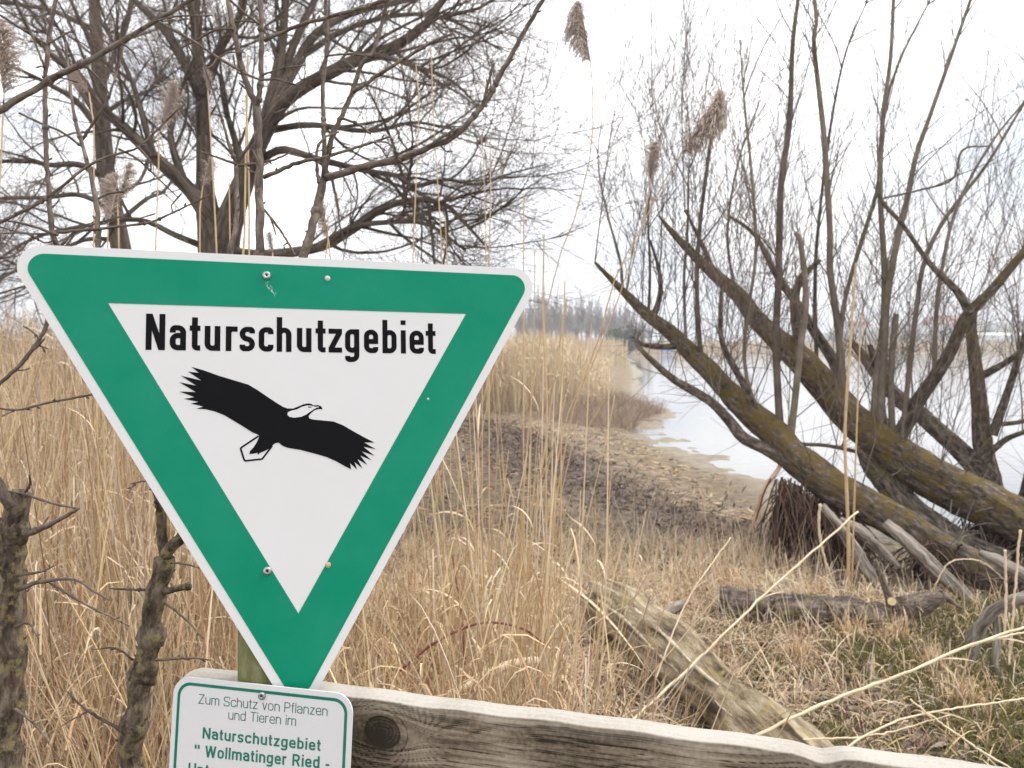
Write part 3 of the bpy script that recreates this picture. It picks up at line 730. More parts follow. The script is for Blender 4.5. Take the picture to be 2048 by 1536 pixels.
def rail_mesh():
    """weathered board: grain lines and a knot as real relief"""
    A = P(392, 1331, 1.03 * 1.0); 
    hgt = CAM[2] - A[2]
    def at(u, v):                                    # point on the top back edge, at the height of A
        r = P(u, v, 1.0) - CAM; return CAM + r * (-hgt / r[2])
    Bk = at(2048, 1537)
    d = Bk - A; d[2] = 0; ln = np.linalg.norm(d); d = d / ln
    nrm_f = np.array([d[1], -d[0], 0.0])             # towards the viewer
    if nrm_f[1] > 0: nrm_f = -nrm_f
    return A, d, nrm_f, ln
RA, RD, RF, RL = rail_mesh()
RLEN, RT, RH = RL + .55, .033, .135
def build_rail():
    nl, nh, nt = 1000, 120, 12
    ls = np.linspace(0, RLEN, nl)
    q1 = CAM + (P(1640, 1492, 1) - CAM) * ((RA[2] - CAM[2]) / (P(1640, 1492, 1) - CAM)[2]); l_notch = float((q1 - RA) @ RD)
    knot = np.array([.285, .038])                    # along, down from the top edge
    knot_r = .019
    gtab = np.random.default_rng(15).random((64, 64))
    def vn(x, y):                                    # smooth value noise
        xi, yi = np.floor(x).astype(int), np.floor(y).astype(int); fx, fy = x - xi, y - yi
        fx, fy = fx * fx * (3 - 2 * fx), fy * fy * (3 - 2 * fy); q = lambda a, b: gtab[a % 64, b % 64]
        return (q(xi, yi) * (1 - fx) + q(xi + 1, yi) * fx) * (1 - fy) + (q(xi, yi + 1) * (1 - fx) + q(xi + 1, yi + 1) * fx) * fy
    def grain(l, h):
        dx = (l - knot[0]); dy = (h - knot[1])
        dist = np.sqrt((dx / 1.15) ** 2 + dy ** 2)
        push = .020 * np.exp(-(dist / .042) ** 2) * np.tanh(dy / .010)
        dip = .012 * np.exp(-(((l - l_notch) / .05) ** 2))
        y2 = h - push + dip + .010 * (vn(l * 3.1, h * 5 + 3) - .5) + .004 * (vn(l * 9, h * 22 + 9) - .5) + .0014 * (vn(l * 31, h * 80) - .5) + l * .004
        ph = y2 * 400; li = np.floor(ph).astype(int); fr = ph - li
        st = gtab[li % 64, 7]; wd = .07 + .13 * gtab[li % 64, 19] * vn(l * 4 + li * 7.3, li * 1.0)
        line = np.exp(-((fr - .5) / wd) ** 2) * (.35 + .65 * st) * np.clip(vn(l * 2.6 + li * 3.7, li * 2.0) * 1.7 - .15, 0, 1)
        band_ = vn(l * 2.2, y2 * 95) * .35 + vn(l * 16, y2 * 420) * .65
        w = (band_ - .5) * 1.1 + .18 - 1.5 * line
        ring = np.sin(dist * 1500 + 1.2 * np.sin(np.arctan2(dy, dx) * 3))
        k = 1 / (1 + np.exp((dist - knot_r) / .0016))
        w = w * (1 - .75 * k) + (ring * .22 - .45) * k
        crack = np.exp(-((dist - knot_r) / .0009) ** 2) * .9 + np.exp(-((dist - knot_r * 1.5) / .0008) ** 2) * .5 * (dx > 0)
        return w - crack, k
    # profile round the board: front bottom -> front top -> back top (top slightly rounded)
    L2, H2 = np.meshgrid(ls, np.linspace(RH, .0, nh), indexing='ij')
    g_, k_ = grain(L2, H2)
    rs = np.random.default_rng(5)
    fine = np.interp(L2.ravel() * 400 % 997, np.arange(997), rs.normal(size=997)).reshape(L2.shape)
    notch = .008 * np.exp(-((ls - l_notch) / .018) ** 2) + .0009 * np.sin(ls * 7.1) + .0007 * np.sin(ls * 19 + 1) + .0008 * np.sin(ls * 61)
    worn = .0022 * np.exp(-(H2 / .006) ** 2)
    depth = .0012 * np.minimum(g_, .25) - worn - .0008 * k_
    front = RA + RD * L2[..., None] + RF * (RT + depth)[..., None] - np.array([0, 0, 1.0]) * (H2 + notch[:, None] * np.clip(1 - H2 / .05, 0, 1))[..., None]
    tt = np.linspace(0, 1, nt + 1)[1:]
    Lt, Tt = np.meshgrid(ls, tt, indexing='ij')
    gt = .5 * np.sin(Tt * 60 + 2.5 * np.sin(Lt * 2.2 + Tt * 4)) + .4 * np.sin(Tt * 130 + 2 * np.sin(Lt * 4.1)) + .3 * rs.normal(size=Lt.shape)
    hump = .003 * np.sin(np.pi * np.clip(Tt, 0, 1)) + .0004 * gt
    topf = RA + RD * Lt[..., None] + RF * ((RT - .0022) * (1 - Tt))[..., None] + np.array([0, 0, 1.0]) * (hump - notch[:, None] * (1 - .25 * Tt))[..., None]
    back = RA + RD * ls[:, None] - np.array([0, 0, RH]) 
    G = np.concatenate([front, topf, back[:, None, :]], 1)
    # rounded left end
    e = np.clip(1 - ls / .018, 0, 1) ** 2
    G[:, :, 2] -= (e * .006)[:, None] * np.clip((G[:, :, 2] - (RA[2] - .02)) / .02, 0, 1)
    n2 = G.shape[1]; idx = np.arange(nl * n2).reshape(nl, n2); j = (np.arange(n2) + 1) % n2
    f = np.stack([idx[:-1], idx[1:], idx[1:][:, j], idx[:-1][:, j]], -1).reshape(-1, 4)
    m_ = MB().raw(G.reshape(-1, 3), [f, idx[0][None], idx[-1][::-1][None]])
    gv = np.concatenate([g_, np.clip(gt * .25 + .75, -1, 1), np.zeros((nl, 1))], 1)
    kv = np.concatenate([k_, np.zeros((nl, nt + 1))], 1)
    tv = np.concatenate([np.clip(1 - H2 / .016, 0, 1) * .35, np.ones((nl, nt)), np.zeros((nl, 1))], 1)
    return m_, gv, kv, tv
def rail_material():
    m = bpy.data.materials.new('rail_wood'); m.use_nodes = True
    N, L = m.node_tree.nodes, m.node_tree.links; b = N['Principled BSDF']; b.inputs['Roughness'].default_value = .9; b.inputs['Specular IOR Level'].default_value = .2
    ag = N.new('ShaderNodeAttribute'); ag.attribute_name = 'grain'; ak = N.new('ShaderNodeAttribute'); ak.attribute_name = 'knot'; at_ = N.new('ShaderNodeAttribute'); at_.attribute_name = 'bleached'
    tcn = N.new('ShaderNodeTexCoord')
    no = N.new('ShaderNodeTexNoise'); no.inputs['Scale'].default_value = 9; no.inputs['Detail'].default_value = 6; L.new(tcn.outputs['Object'], no.inputs['Vector'])
    n2 = N.new('ShaderNodeTexNoise'); n2.inputs['Scale'].default_value = 220; n2.inputs['Detail'].default_value = 3; L.new(tcn.outputs['Object'], n2.inputs['Vector'])
    ma = N.new('ShaderNodeMath'); ma.operation = 'MULTIPLY_ADD'; ma.inputs[1].default_value = .55; L.new(ag.outputs['Fac'], ma.inputs[0])
    mb_ = N.new('ShaderNodeMath'); mb_.operation = 'MULTIPLY_ADD'; mb_.inputs[1].default_value = 1.3; mb_.inputs[2].default_value = -.35; L.new(no.outputs['Fac'], mb_.inputs[0]); L.new(mb_.outputs[0], ma.inputs[2])
    mc = N.new('ShaderNodeMath'); mc.operation = 'MULTIPLY_ADD'; mc.inputs[1].default_value = .5; L.new(n2.outputs['Fac'], mc.inputs[0]); 
    md = N.new('ShaderNodeMath'); md.operation = 'SUBTRACT'; md.inputs[1].default_value = .25; L.new(ma.outputs[0], md.inputs[0]); L.new(md.outputs[0], mc.inputs[2])
    r = N.new('ShaderNodeValToRGB'); e = r.color_ramp.elements; e.new(.4); e.new(.65)
    for i, (p_, c) in enumerate(((.0, (.035, .026, .018)), (.25, (.13, .10, .07)), (.52, (.25, .20, .145)), (.95, (.43, .37, .285)))): e[i].position = p_; e[i].color = (*c, 1)
    L.new(mc.outputs[0], r.inputs['Fac'])
    r2 = N.new('ShaderNodeValToRGB'); e = r2.color_ramp.elements
    e[0].position = .15; e[0].color = (.24, .21, .17, 1); e[1].position = .8; e[1].color = (.40, .37, .33, 1)
    L.new(mc.outputs[0], r2.inputs['Fac'])
    x = N.new('ShaderNodeMix'); x.data_type = 'RGBA'; L.new(at_.outputs['Fac'], x.inputs[0]); L.new(r.outputs['Color'], x.inputs[6]); L.new(r2.outputs['Color'], x.inputs[7])
    y = N.new('ShaderNodeMix'); y.data_type = 'RGBA'; y.inputs[7].default_value = (.028, .024, .018, 1)
    kf = N.new('ShaderNodeMath'); kf.operation = 'MULTIPLY'; kf.inputs[1].default_value = .5; L.new(ak.outputs['Fac'], kf.inputs[0])
    L.new(kf.outputs[0], y.inputs[0]); L.new(x.outputs[2], y.inputs[6])
    L.new(y.outputs[2], b.inputs['Base Color'])
    return m
rm_, gv, kv, tv = build_rail()
trail = Thing('wooden_fence', (RA[0], RA[1], 0), 'weathered grey wooden rail fence with a dark knot, behind the sign post', 'fence')
rail = trail.add('rail', rm_, rail_material())
for nm, val in (('grain', gv), ('knot', kv), ('bleached', tv)):
    a = rail.data.attributes.new(nm, 'FLOAT', 'POINT'); a.data.foreach_set('value', val.astype(np.float32).ravel())
pe = RA + RD * (RLEN - .12) - RF * .04
trail.add('post', MB().tubes(np.array([[pe[0], pe[1], z] for z in np.linspace(-.02, RA[2] + .05, 16)]), np.full(16, .037), 18, cap=True, rough=.02, seed=8), M['post'])

# ------------------------------------------------------------------ growing branches
def sub(Pt, R, m):
    B, n, _ = Pt.shape
    i = rng.integers(0, B, m); return i
def spawn(Pt, R, count, t0, t1, ang, lenf, n, curl=.25, up=0.0, rad=.55, thin=.12, planar=None, weight=None, minr=6e-4, grav=0.0, lenabs=None, rlen=1.0):
    """side branches from parent curves; every array vectorised"""
    B, m, _ = Pt.shape
    L = np.linalg.norm(np.diff(Pt, axis=1), axis=2).sum(1)
    w = (L if weight is None else weight) + 1e-9
    i = rng.choice(B, count, p=w / w.sum())
    t = rng.uniform(t0, t1, count)
    f = t * (m - 1); k = np.minimum(f.astype(int), m - 2); fr = (f - k)[:, None]
    s = Pt[i, k] * (1 - fr) + Pt[i, k + 1] * fr
    r0 = R[i, k] * (1 - fr[:, 0]) + R[i, k + 1] * fr[:, 0]
    T = nrm(Pt[i, k + 1] - Pt[i, k])
    v = rng.normal(size=(count, 3)); v[:, 2] += up
    perp = nrm(v - (v * T).sum(1, keepdims=True) * T)
    a = np.radians(rng.uniform(ang[0], ang[1], count))[:, None]
    d = nrm(T * np.cos(a) + perp * np.sin(a))
    ln = (lenabs if lenabs is not None else L[i] * (1.05 - t)) * rng.uniform(lenf[0], lenf[1], count)
    return grow(s, d, ln, np.maximum(np.minimum(r0 * rad, ln * rlen), minr), n, curl, grav, thin, minr)
def grow(s, d, ln, r0, n, curl, grav, thin, minr=6e-4):
    c = len(s); out_ = np.empty((c, n, 3)); out_[:, 0] = s; cur = d.copy()
    bend = rng.normal(size=(c, 3)) * curl * .5
    st = (ln / (n - 1))[:, None]
    for q_ in range(1, n):
        cur = nrm(cur + (bend + rng.normal(size=(c, 3)) * curl) * (2.0 / n) ** .5 * .6 + np.array([0, 0, grav / n]))
        out_[:, q_] = out_[:, q_ - 1] + cur * st
    tt = np.linspace(0, 1, n)[None]
    R = np.maximum(r0[:, None] * (1 - (1 - thin) * tt), minr * .7)
    return out_, R
def limbs_to_batch(limbs, n):
    q = [smooth(np.c_[p, r], n) for p, r in limbs]
    q = np.array(q); return q[..., :3], q[..., 3]
def trace(pts, d0, d1, w0, w1, wob=0.0):
    """photo polyline -> 3D polyline; depth from d0 to d1, widths in photo pixels"""
    n = len(pts); ds = np.linspace(d0, d1, n) + rng.normal(0, 1, n) * wob
    ws = np.linspace(w0, w1, n)
    return np.array([P(u, v, d) for (u, v), d in zip(pts, ds)]), np.array([px(w / 2, d) for w, d in zip(ws, ds)])

# ------------------------------------------------------------------ the thorny shrubs round the sign (sharp, near)
def knobby(mbx, p, r, g, every=.045, twig=True):
    """buds, spurs and small knobs along a twig"""
    L = np.linalg.norm(np.diff(p, axis=0), axis=1).sum(); n = max(1, int(L / every))
    for k in range(n):
        t = g.uniform(.04, .99); f = t * (len(p) - 1); i = min(int(f), len(p) - 2)
        c = p[i] + (p[i + 1] - p[i]) * (f - i); rr = r[i]; T = nrm(p[i + 1] - p[i])
        d = g.normal(size=3); d = nrm(d - (d @ T) * T); kind = g.random()
        if kind < .55:                                # bud
            e = c + d * (rr + .0025) + T * .003
            mbx.tubes(np.array([c + d * rr * .5, c + d * (rr + .0012) + T * .0010, e, e + (d + T) * .0022]), np.array([.0010, .0019, .0015, .0003]), 5)
        elif kind < .8:                               # swollen node
            mbx.ball(c, (rr * 1.35 + .0006,) * 3, 7, 5, int(g.integers(1e6)), .1)
        elif twig:                                    # short spur with bud tip
            ln = g.uniform(.008, .035); q1 = c + (d * .85 + T * .4) * ln * .5 + g.normal(size=3) * .002; q2 = c + (d * .8 + T * .7) * ln + g.normal(size=3) * .003
            mbx.tubes(np.array([c, q1, q2, q2 + nrm(q2 - q1) * .004]), np.array([.0016, .0012, .0017, .0004]), 5)
def branch_part(th, pts, rad, n, g, mtl='bark_thorn', k=9, every=.04, name='branch', rough=.05, spurs=True):
    q = smooth(np.c_[pts, rad], n); p, r = q[:, :3].copy(), np.maximum(q[:, 3], 6e-4)
    r *= 1 + .06 * np.sin(np.arange(n) * 1.7) + g.normal(0, .03, n)
    p[1:-1] += g.normal(size=(n - 2, 3)) * (r[1:-1, None] * .12)
    mbx = MB().tubes(p, r, k, cap=True, rough=rough, seed=int(g.integers(1e6)))
    if spurs: knobby(mbx, p, r, g, every)
    return th.add(name, mbx, M[mtl])
g = np.random.default_rng(21)
gp = lambda pts, d0, d1: [(u, v) for u, v in pts]
base1 = P(16, 1536, 1.28); base1[2] = 0
shrub1 = Thing('thorn_shrub', (base1[0], base1[1], 0), 'bare thorn shrub with lichen-covered trunk at the reed field, twigs above the sign corner', 'shrub', None)
def tr_to(pts, d0, d1, w0, w1): return trace(pts, d0, d1, w0, w1)
p, r = trace([(12, 1536), (14, 1400), (20, 1270), (26, 1160), (22, 1080), (34, 1020), (44, 985)], 1.28, 1.26, 62, 40)
p = np.vstack([[base1[0] + .01, base1[1], -.02], [base1[0] - .005, base1[1], .2], p]); r = np.r_[.034, .029, r]
branch_part(shrub1, p, r, 70, g, 'bark_trunk', 16, .03, 'trunk', .10)
for pts, w0, w1 in [([(36, 1075), (60, 1066), (91, 1053), (125, 1036), (155, 1018)], 17, 6), ([(34, 1180), (60, 1170), (91, 1163), (148, 1158), (193, 1186), (218, 1200)], 11, 3), ([(100, 1165), (168, 1207), (232, 1239), (258, 1252)], 6, 2.5),
                    ([(30, 1151), (80, 1144), (112, 1130)], 7, 2.5), ([(30, 1255), (56, 1246), (77, 1278)], 6, 2), ([(-12, 978), (51, 989), (103, 1006), (150, 1016)], 6, 5), ([(50, 986), (60, 968), (58, 950)], 6, 3), ([(30, 1418), (60, 1440), (88, 1470), (100, 1490)], 6, 2)]:
    branch_part(shrub1, *trace(pts, 1.26, 1.22, w0, w1, .004), 16, g, 'bark_thorn', 8)
for pts, w0, w1, d in [([(22, 1015), (-50, 860), (-95, 560), (-75, 330), (-20, 235), (0, 222), (90, 165), (180, 120), (240, 85), (310, 43), (385, -2), (440, -40)], 20, 7, 1.22), ([(-92, 560), (-60, 500), (-25, 457), (0, 445), (92, 397), (171, 335), (222, 311), (277, 294), (338, 236), (367, 210)], 9, 3, 1.22),
                       ([(116, 500), (103, 451), (94, 342), (90, 205), (92, 137), (99, 68), (111, 0), (118, -40)], 11, 7, 1.3), ([(0, 30), (55, 65), (94, 89)], 5, 5, 1.3), ([(94, 89), (130, 68), (149, 61)], 4.5, 3, 1.3), ([(50, 34), (82, 116), (92, 144)], 4, 5, 1.29), ([(38, 226), (89, 250), (120, 262), (166, 294)], 4, 5, 1.32),
                       ([(116, 465), (220, 455), (301, 444), (342, 427), (420, 390)], 7, 3, 1.25), ([(123, 490), (160, 458), (246, 431)], 6, 3, 1.25), ([(116, 470), (50, 448), (0, 440)], 6, 4, 1.28), ([(110, 480), (88, 485), (52, 467), (0, 467)], 4, 3, 1.28), ([(-58, 840), (-25, 800), (0, 767), (44, 726), (79, 678), (96, 640), (110, 560), (116, 500)], 7, 9, 1.24), ([(79, 678), (60, 660), (46, 652)], 4, 2.5, 1.24), ([(75, 690), (95, 697)], 4, 2, 1.24),
                       ([(-65, 800), (-30, 810), (31, 820), (103, 804), (185, 789)], 4, 5, 1.2), ([(5, 832), (31, 820)], 3, 3, 1.2), ([(318, 44), (386, 82), (444, 120), (513, 157), (554, 159), (595, 171)], 6, 4, 1.2), ([(240, 85), (262, 100), (280, 130)], 4, 2, 1.2), ([(172, 132), (200, 160), (222, 192)], 5, 2.5, 1.2), ([(277, 294), (300, 322), (302, 343)], 4, 3, 1.22), ([(238, 298), (277, 320), (330, 370), (357, 396)], 5, 2.5, 1.23), ([(301, 444), (345, 470), (372, 480)], 4, 2.5, 1.25), ([(310, 43), (350, 33), (425, 31)], 4, 3, 1.2)]:
    branch_part(shrub1, *trace(pts, d, d + .02, w0, w1, .004), max(10, len(pts) * 5), g, 'bark_thorn', 8, .03)

base2 = P(262, 1536, 1.22); base2[2] = 0; base2[1] += 0.02
shrub2 = Thing('thorn_shrub', (base2[0], base2[1], 0), 'bare thorn shrub with forked trunk beside the small sign, long stems above the triangle', 'shrub', None)
p, r = trace([(262, 1536), (271, 1457), (278, 1387), (292, 1316), (306, 1246), (309, 1197), (320, 1155), (329, 1116)], 1.22, 1.20, 44, 36)
p = np.vstack([[base2[0] - .02, base2[1], -.02], [base2[0] - .01, base2[1], .2], p]); r = np.r_[.027, .022, r]
branch_part(shrub2, p, r, 80, g, 'bark_trunk', 16, .03, 'trunk', .10)
for pts, w0, w1 in [([(327, 1125), (323, 1060), (322, 1010), (320, 960)], 20, 18), ([(329, 1112), (355, 1081), (380, 1055), (410, 1010)], 24, 20), ([(318, 1186), (350, 1178), (380, 1172)], 15, 12), ([(306, 1180), (260, 1179), (218, 1177)], 7, 3), ([(262, 1180), (262, 1205), (260, 1226)], 4, 2), ([(330, 1205), (372, 1239), (408, 1278)], 6, 2.5), ([(312, 1320), (387, 1316), (418, 1320)], 6, 3), ([(410, 1318), (405, 1330), (410, 1344)], 4, 2),
                    ([(266, 1320), (232, 1297), (186, 1299)], 5, 2.5), ([(246, 1462), (176, 1422), (130, 1380)], 7, 3), ([(176, 1422), (150, 1436), (120, 1454)], 4, 2), ([(340, 1125), (370, 1128), (400, 1136)], 5, 3), ([(320, 1040), (300, 966), (262, 968)], 7, 3), ([(268, 968), (258, 985)], 4, 2), ([(318, 985), (298, 978)], 4, 2)]:
    branch_part(shrub2, *trace(pts, 1.20, 1.17, w0, w1, .004), 16, g, 'bark_thorn' if w0 < 14 else 'bark_trunk', 9)
hid = [([(320, 960), (360, 800), (440, 620), (462, 500), (473, 444), (472, 328)], 16, 9, 1.2, 1.32), ([(410, 1010), (450, 850), (510, 640), (519, 506), (519, 359), (514, 212)], 20, 16, 1.2, 1.28), ([(410, 1010), (500, 820), (585, 610), (608, 509), (632, 427), (646, 359)], 18, 17, 1.2, 1.28), ([(320, 960), (240, 700), (200, 560), (196, 489), (191, 393), (167, 300), (147, 222), (131, 85)], 15, 5, 1.2, 1.33)]
for pts, w0, w1, d0, d1 in hid: branch_part(shrub2, *trace(pts, d0, d1, w0, w1), 44, g, 'bark_thorn', 9, .05)
for pts, w0, w1, d in [([(514, 212), (492, 164), (472, 85), (456, 0), (450, -40)], 13, 9, 1.28), ([(514, 212), (521, 171), (523, 68), (521, 0), (520, -40)], 11, 9, 1.28), ([(646, 359), (649, 307), (646, 171), (654, 92), (651, 0), (652, -30)], 10, 6, 1.28), ([(648, 352), (665, 273), (682, 236), (706, 178), (720, 137), (735, 112), (747, 100), (774, 7), (780, -30)], 11, 6, 1.29),
                       ([(650, 356), (730, 333), (798, 318), (860, 294), (907, 273), (942, 239), (972, 202), (1017, 120), (1085, 0), (1105, -40)], 15, 8, 1.27), ([(855, 294), (890, 270), (920, 256)], 7, 5, 1.265), ([(966, 206), (978, 160), (988, 126)], 5, 5, 1.27), ([(472, 328), (458, 290), (444, 239), (420, 164), (402, 113)], 7, 3, 1.32), ([(472, 326), (506, 280), (547, 212), (581, 150), (607, 113)], 7, 3, 1.32), ([(472, 328), (400, 302)], 6, 3, 1.32), ([(475, 332), (543, 321), (588, 301)], 6, 3, 1.32),
                       ([(526, 355), (598, 325), (650, 314), (747, 284), (781, 273)], 9, 4, 1.25), ([(747, 284), (762, 296), (772, 312)], 4, 3, 1.25), ([(742, 284), (770, 284), (784, 292)], 4, 2.5, 1.25), ([(706, 185), (784, 133), (863, 85), (904, 68)], 8, 5, 1.29), ([(528, 82), (598, 51), (700, 22), (778, -2), (820, -20)], 8, 6, 1.27), ([(682, 236), (715, 248), (742, 268)], 6, 4, 1.29), ([(634, 345), (634, 300), (650, 275), (678, 264)], 6, 4, 1.26), ([(637, 366), (634, 330), (633, 305)], 7, 5, 1.26),
                       ([(164, 280), (212, 205), (232, 150), (246, 102)], 6, 2.5, 1.32), ([(798, 320), (812, 335), (818, 346)], 5, 3, 1.26), ([(652, 112), (690, 108), (742, 112)], 4, 4, 1.28), ([(191, 400), (215, 388), (248, 383)], 5, 4, 1.33), ([(519, 412), (540, 434), (552, 470)], 5, 2.5, 1.28), ([(519, 408), (550, 446), (570, 475), (590, 510)], 5, 4, 1.3), ([(460, 0), (500, 35), (530, 55), (575, 74)], 5, 3, 1.27), ([(470, 44), (490, 42), (520, 47)], 4, 3, 1.28), ([(466, 58), (432, 60), (398, 78), (365, 95)], 5, 3, 1.27), ([(525, 150), (560, 138), (612, 130)], 4, 3, 1.27)]:
    branch_part(shrub2, *trace(pts, d, d + .01, w0, w1, .004), max(10, len(pts) * 6), g, 'bark_thorn', 9, .032)

# ------------------------------------------------------------------ the big trees behind the sign
def tree_mesh(th, trunk, limbs, levels, mtl='bark_big', twig='twig_big', limb_name='limb', trunk_k=18, rough=.06, n=26):
    p, r = trunk
    th.add('trunk', MB().tube(p, r, trunk_k, n=46, rough=rough, seed=int(rng.integers(1e6)), cap=True), M[mtl])
    for (p, r) in limbs:
        r = r * .84
        th.add(limb_name, MB().tube(p, r, 10, n=n, rough=rough, seed=int(rng.integers(1e6))), M[mtl])
    Pt, R = limbs_to_batch(limbs, n)
    crown = MB(); fine = MB(); cur = (Pt, R)
    allp = [cur]
    for i, lv in enumerate(levels):
        src = cur
        nxt = spawn(*src, **lv)
        (crown if i == 0 else fine).tubes(*nxt, k=5 if i == 0 else (4 if i == 1 else 3))
        cur = nxt
    th.add('bough', crown, M[mtl], kind='stuff'); th.add('crown', fine, M[twig], kind='stuff')
def tl3(pts, d, w0, w1, dd=0.0): return trace(pts, d, d + dd, w0, w1, .03)
D1 = 8.2
bt = P(430, 700, D1); 
oak = Thing('bare_tree', (bt[0], bt[1], gz(bt[0], bt[1])), 'large bare spreading tree with a dark thick trunk behind the triangular sign', 'tree')
p, r = tl3([(446, 900), (440, 700), (438, 600), (436, 520)], D1, 98, 84)
p = np.vstack([[p[0, 0], p[0, 1], float(gz(p[0, 0], p[0, 1])) - .05], p]); r = np.r_[r[0] * 1.25, r]
L_ = [tl3([(430, 470), (403, 410), (359, 359), (308, 314), (246, 253), (205, 219), (150, 150), (90, 100)], D1, 44, 12, -1.0), tl3([(430, 480), (413, 393), (407, 273), (403, 171), (393, 68), (390, 0), (384, -120)], D1, 46, 16, .6), tl3([(403, 191), (362, 113), (335, 68), (297, 27), (270, 0), (200, -90)], D1 + .3, 28, 10, .8), tl3([(406, 190), (424, 140), (441, 96), (478, 34), (489, 0), (500, -90)], D1 + .3, 26, 10, -.6),
      tl3([(440, 480), (454, 444), (495, 342), (533, 256), (581, 191), (700, 126), (791, 92), (856, 44), (884, 0), (940, -60)], D1, 52, 12, -.8), tl3([(525, 262), (540, 205), (554, 150), (564, 85), (571, 0), (580, -90)], D1, 34, 14, .7), tl3([(533, 250), (565, 180), (598, 120), (632, 68), (700, 27), (790, 5), (900, -20)], D1, 32, 10, .9), tl3([(560, 160), (600, 60), (640, -20), (690, -120)], D1 + .4, 22, 10, .5),
      tl3([(448, 500), (520, 510), (634, 496), (703, 461), (771, 414), (839, 400), (891, 410), (925, 441), (969, 489)], D1, 28, 6, -1.4), tl3([(640, 494), (703, 455), (791, 444), (860, 451), (930, 500)], D1 - .4, 17, 6, -.6), tl3([(500, 340), (560, 300), (640, 320), (737, 342), (805, 355), (832, 383), (880, 405)], D1, 22, 6, -1.2), tl3([(800, 356), (832, 372), (890, 359), (959, 369), (1010, 350), (1096, 328)], D1 - 1, 12, 3, -.4), tl3([(540, 260), (620, 250), (740, 262), (830, 245), (920, 262)], D1, 18, 4, -1.3), tl3([(690, 130), (740, 110), (820, 130), (900, 160), (960, 215)], D1 - .4, 16, 4, -.6),
      tl3([(425, 500), (350, 470), (280, 440), (180, 450), (60, 480), (-60, 560)], D1, 17, 5, -.8), tl3([(308, 314), (290, 250), (270, 180), (240, 110), (200, 40)], D1 - .5, 18, 6, .5), tl3([(370, 370), (350, 310), (340, 260), (352, 200)], D1 - .2, 22, 9, .3), tl3([(600, 115), (690, 60), (800, 30), (900, 40), (1000, 100)], D1 + .4, 16, 4, -.5), tl3([(450, 430), (480, 390), (474, 300), (452, 220), (440, 150)], D1 + .3, 24, 10, .6)]
for fk in ([(436, 560, 78), (430, 490, 66), (416, 425, 46), (409, 370, 33), (407, 310, 24), (406, 270, 16)], [(438, 560, 78), (444, 495, 66), (462, 430, 50), (490, 355, 38), (515, 298, 28), (533, 258, 18)]):
    oak.add('fork', MB().tube(np.array([P(u, v, D1 - .06 * i) for i, (u, v, w) in enumerate(fk)]), np.array([px(w / 2, D1) for _, _, w in fk]), 16, n=30, rough=.06, seed=len(fk[0]) + fk[1][0]), M['bark_big'])
tree_mesh(oak, (p, r), L_, [dict(count=300, t0=.28, t1=1, ang=(20, 65), lenf=(.25, 1), lenabs=1.9, n=12, curl=.42, up=.45, rad=.6, grav=.2, rlen=.012, minr=.004),
                            dict(count=3000, t0=.1, t1=1, ang=(20, 60), lenf=(.3, 1), lenabs=.85, n=8, curl=.36, up=.3, rad=.6, grav=.15, rlen=.0075, minr=.0024),
                            dict(count=17000, t0=.1, t1=1, ang=(15, 55), lenf=(.35, 1.1), lenabs=.42, n=6, curl=.28, up=.2, rad=.6, grav=.1, rlen=.006, minr=.0015)])
D2 = 10.5
bt = P(245, 700, D2)
oak2 = Thing('bare_tree', (bt[0], bt[1], gz(bt[0], bt[1])), 'slimmer bare tree with drooping boughs standing in the reeds beside the large tree', 'tree')
p, r = tl3([(262, 900), (258, 700), (250, 560), (239, 479), (212, 342), (205, 239), (195, 103), (188, 0), (180, -130)], D2, 50, 16)
p = np.vstack([[p[0, 0], p[0, 1], float(gz(p[0, 0], p[0, 1])) - .05], p]); r = np.r_[r[0] * 1.2, r]
L_ = [tl3([(208, 300), (190, 250), (150, 200), (100, 170), (40, 140), (-60, 100)], D2, 20, 5, -1), tl3([(200, 180), (225, 120), (250, 60), (270, -20), (280, -100)], D2, 16, 6, .8), tl3([(196, 120), (170, 60), (150, 20), (120, -60)], D2, 15, 5, -.7), tl3([(215, 360), (160, 330), (100, 330), (40, 320), (-40, 335), (-120, 380)], D2, 17, 5, -.9), tl3([(225, 420), (160, 390), (90, 395), (0, 400), (-90, 440)], D2, 15, 5, .8), tl3([(232, 450), (290, 400), (330, 380), (360, 330)], D2, 13, 4, .8),
      tl3([(206, 250), (160, 180), (110, 90), (60, 20), (20, -60)], D2, 14, 5, .5), tl3([(240, 480), (170, 480), (80, 520), (0, 560), (-60, 640)], D2, 12, 4, -.8), tl3([(205, 230), (250, 200), (300, 180), (330, 150)], D2, 12, 4, -.5), tl3([(190, 60), (100, 20), (40, 10), (-60, -20)], D2, 13, 4, -.5), tl3([(222, 400), (280, 360), (300, 300), (310, 240)], D2, 10, 4, .6), tl3([(240, 490), (150, 560), (60, 570), (-40, 600)], D2, 10, 4, .4)]
tree_mesh(oak2, (p, r), L_, [dict(count=170, t0=.2, t1=1, ang=(20, 65), lenf=(.25, 1), lenabs=1.9, n=12, curl=.4, up=.2, rad=.6, grav=.0, rlen=.011, minr=.004),
                             dict(count=1500, t0=.1, t1=1, ang=(20, 60), lenf=(.3, 1), lenabs=1.0, n=8, curl=.36, up=.2, rad=.6, rlen=.0075, minr=.003),
                             dict(count=8000, t0=.1, t1=1, ang=(15, 55), lenf=(.35, 1.1), lenabs=.5, n=6, curl=.28, up=.1, rad=.6, rlen=.006, minr=.0019)])

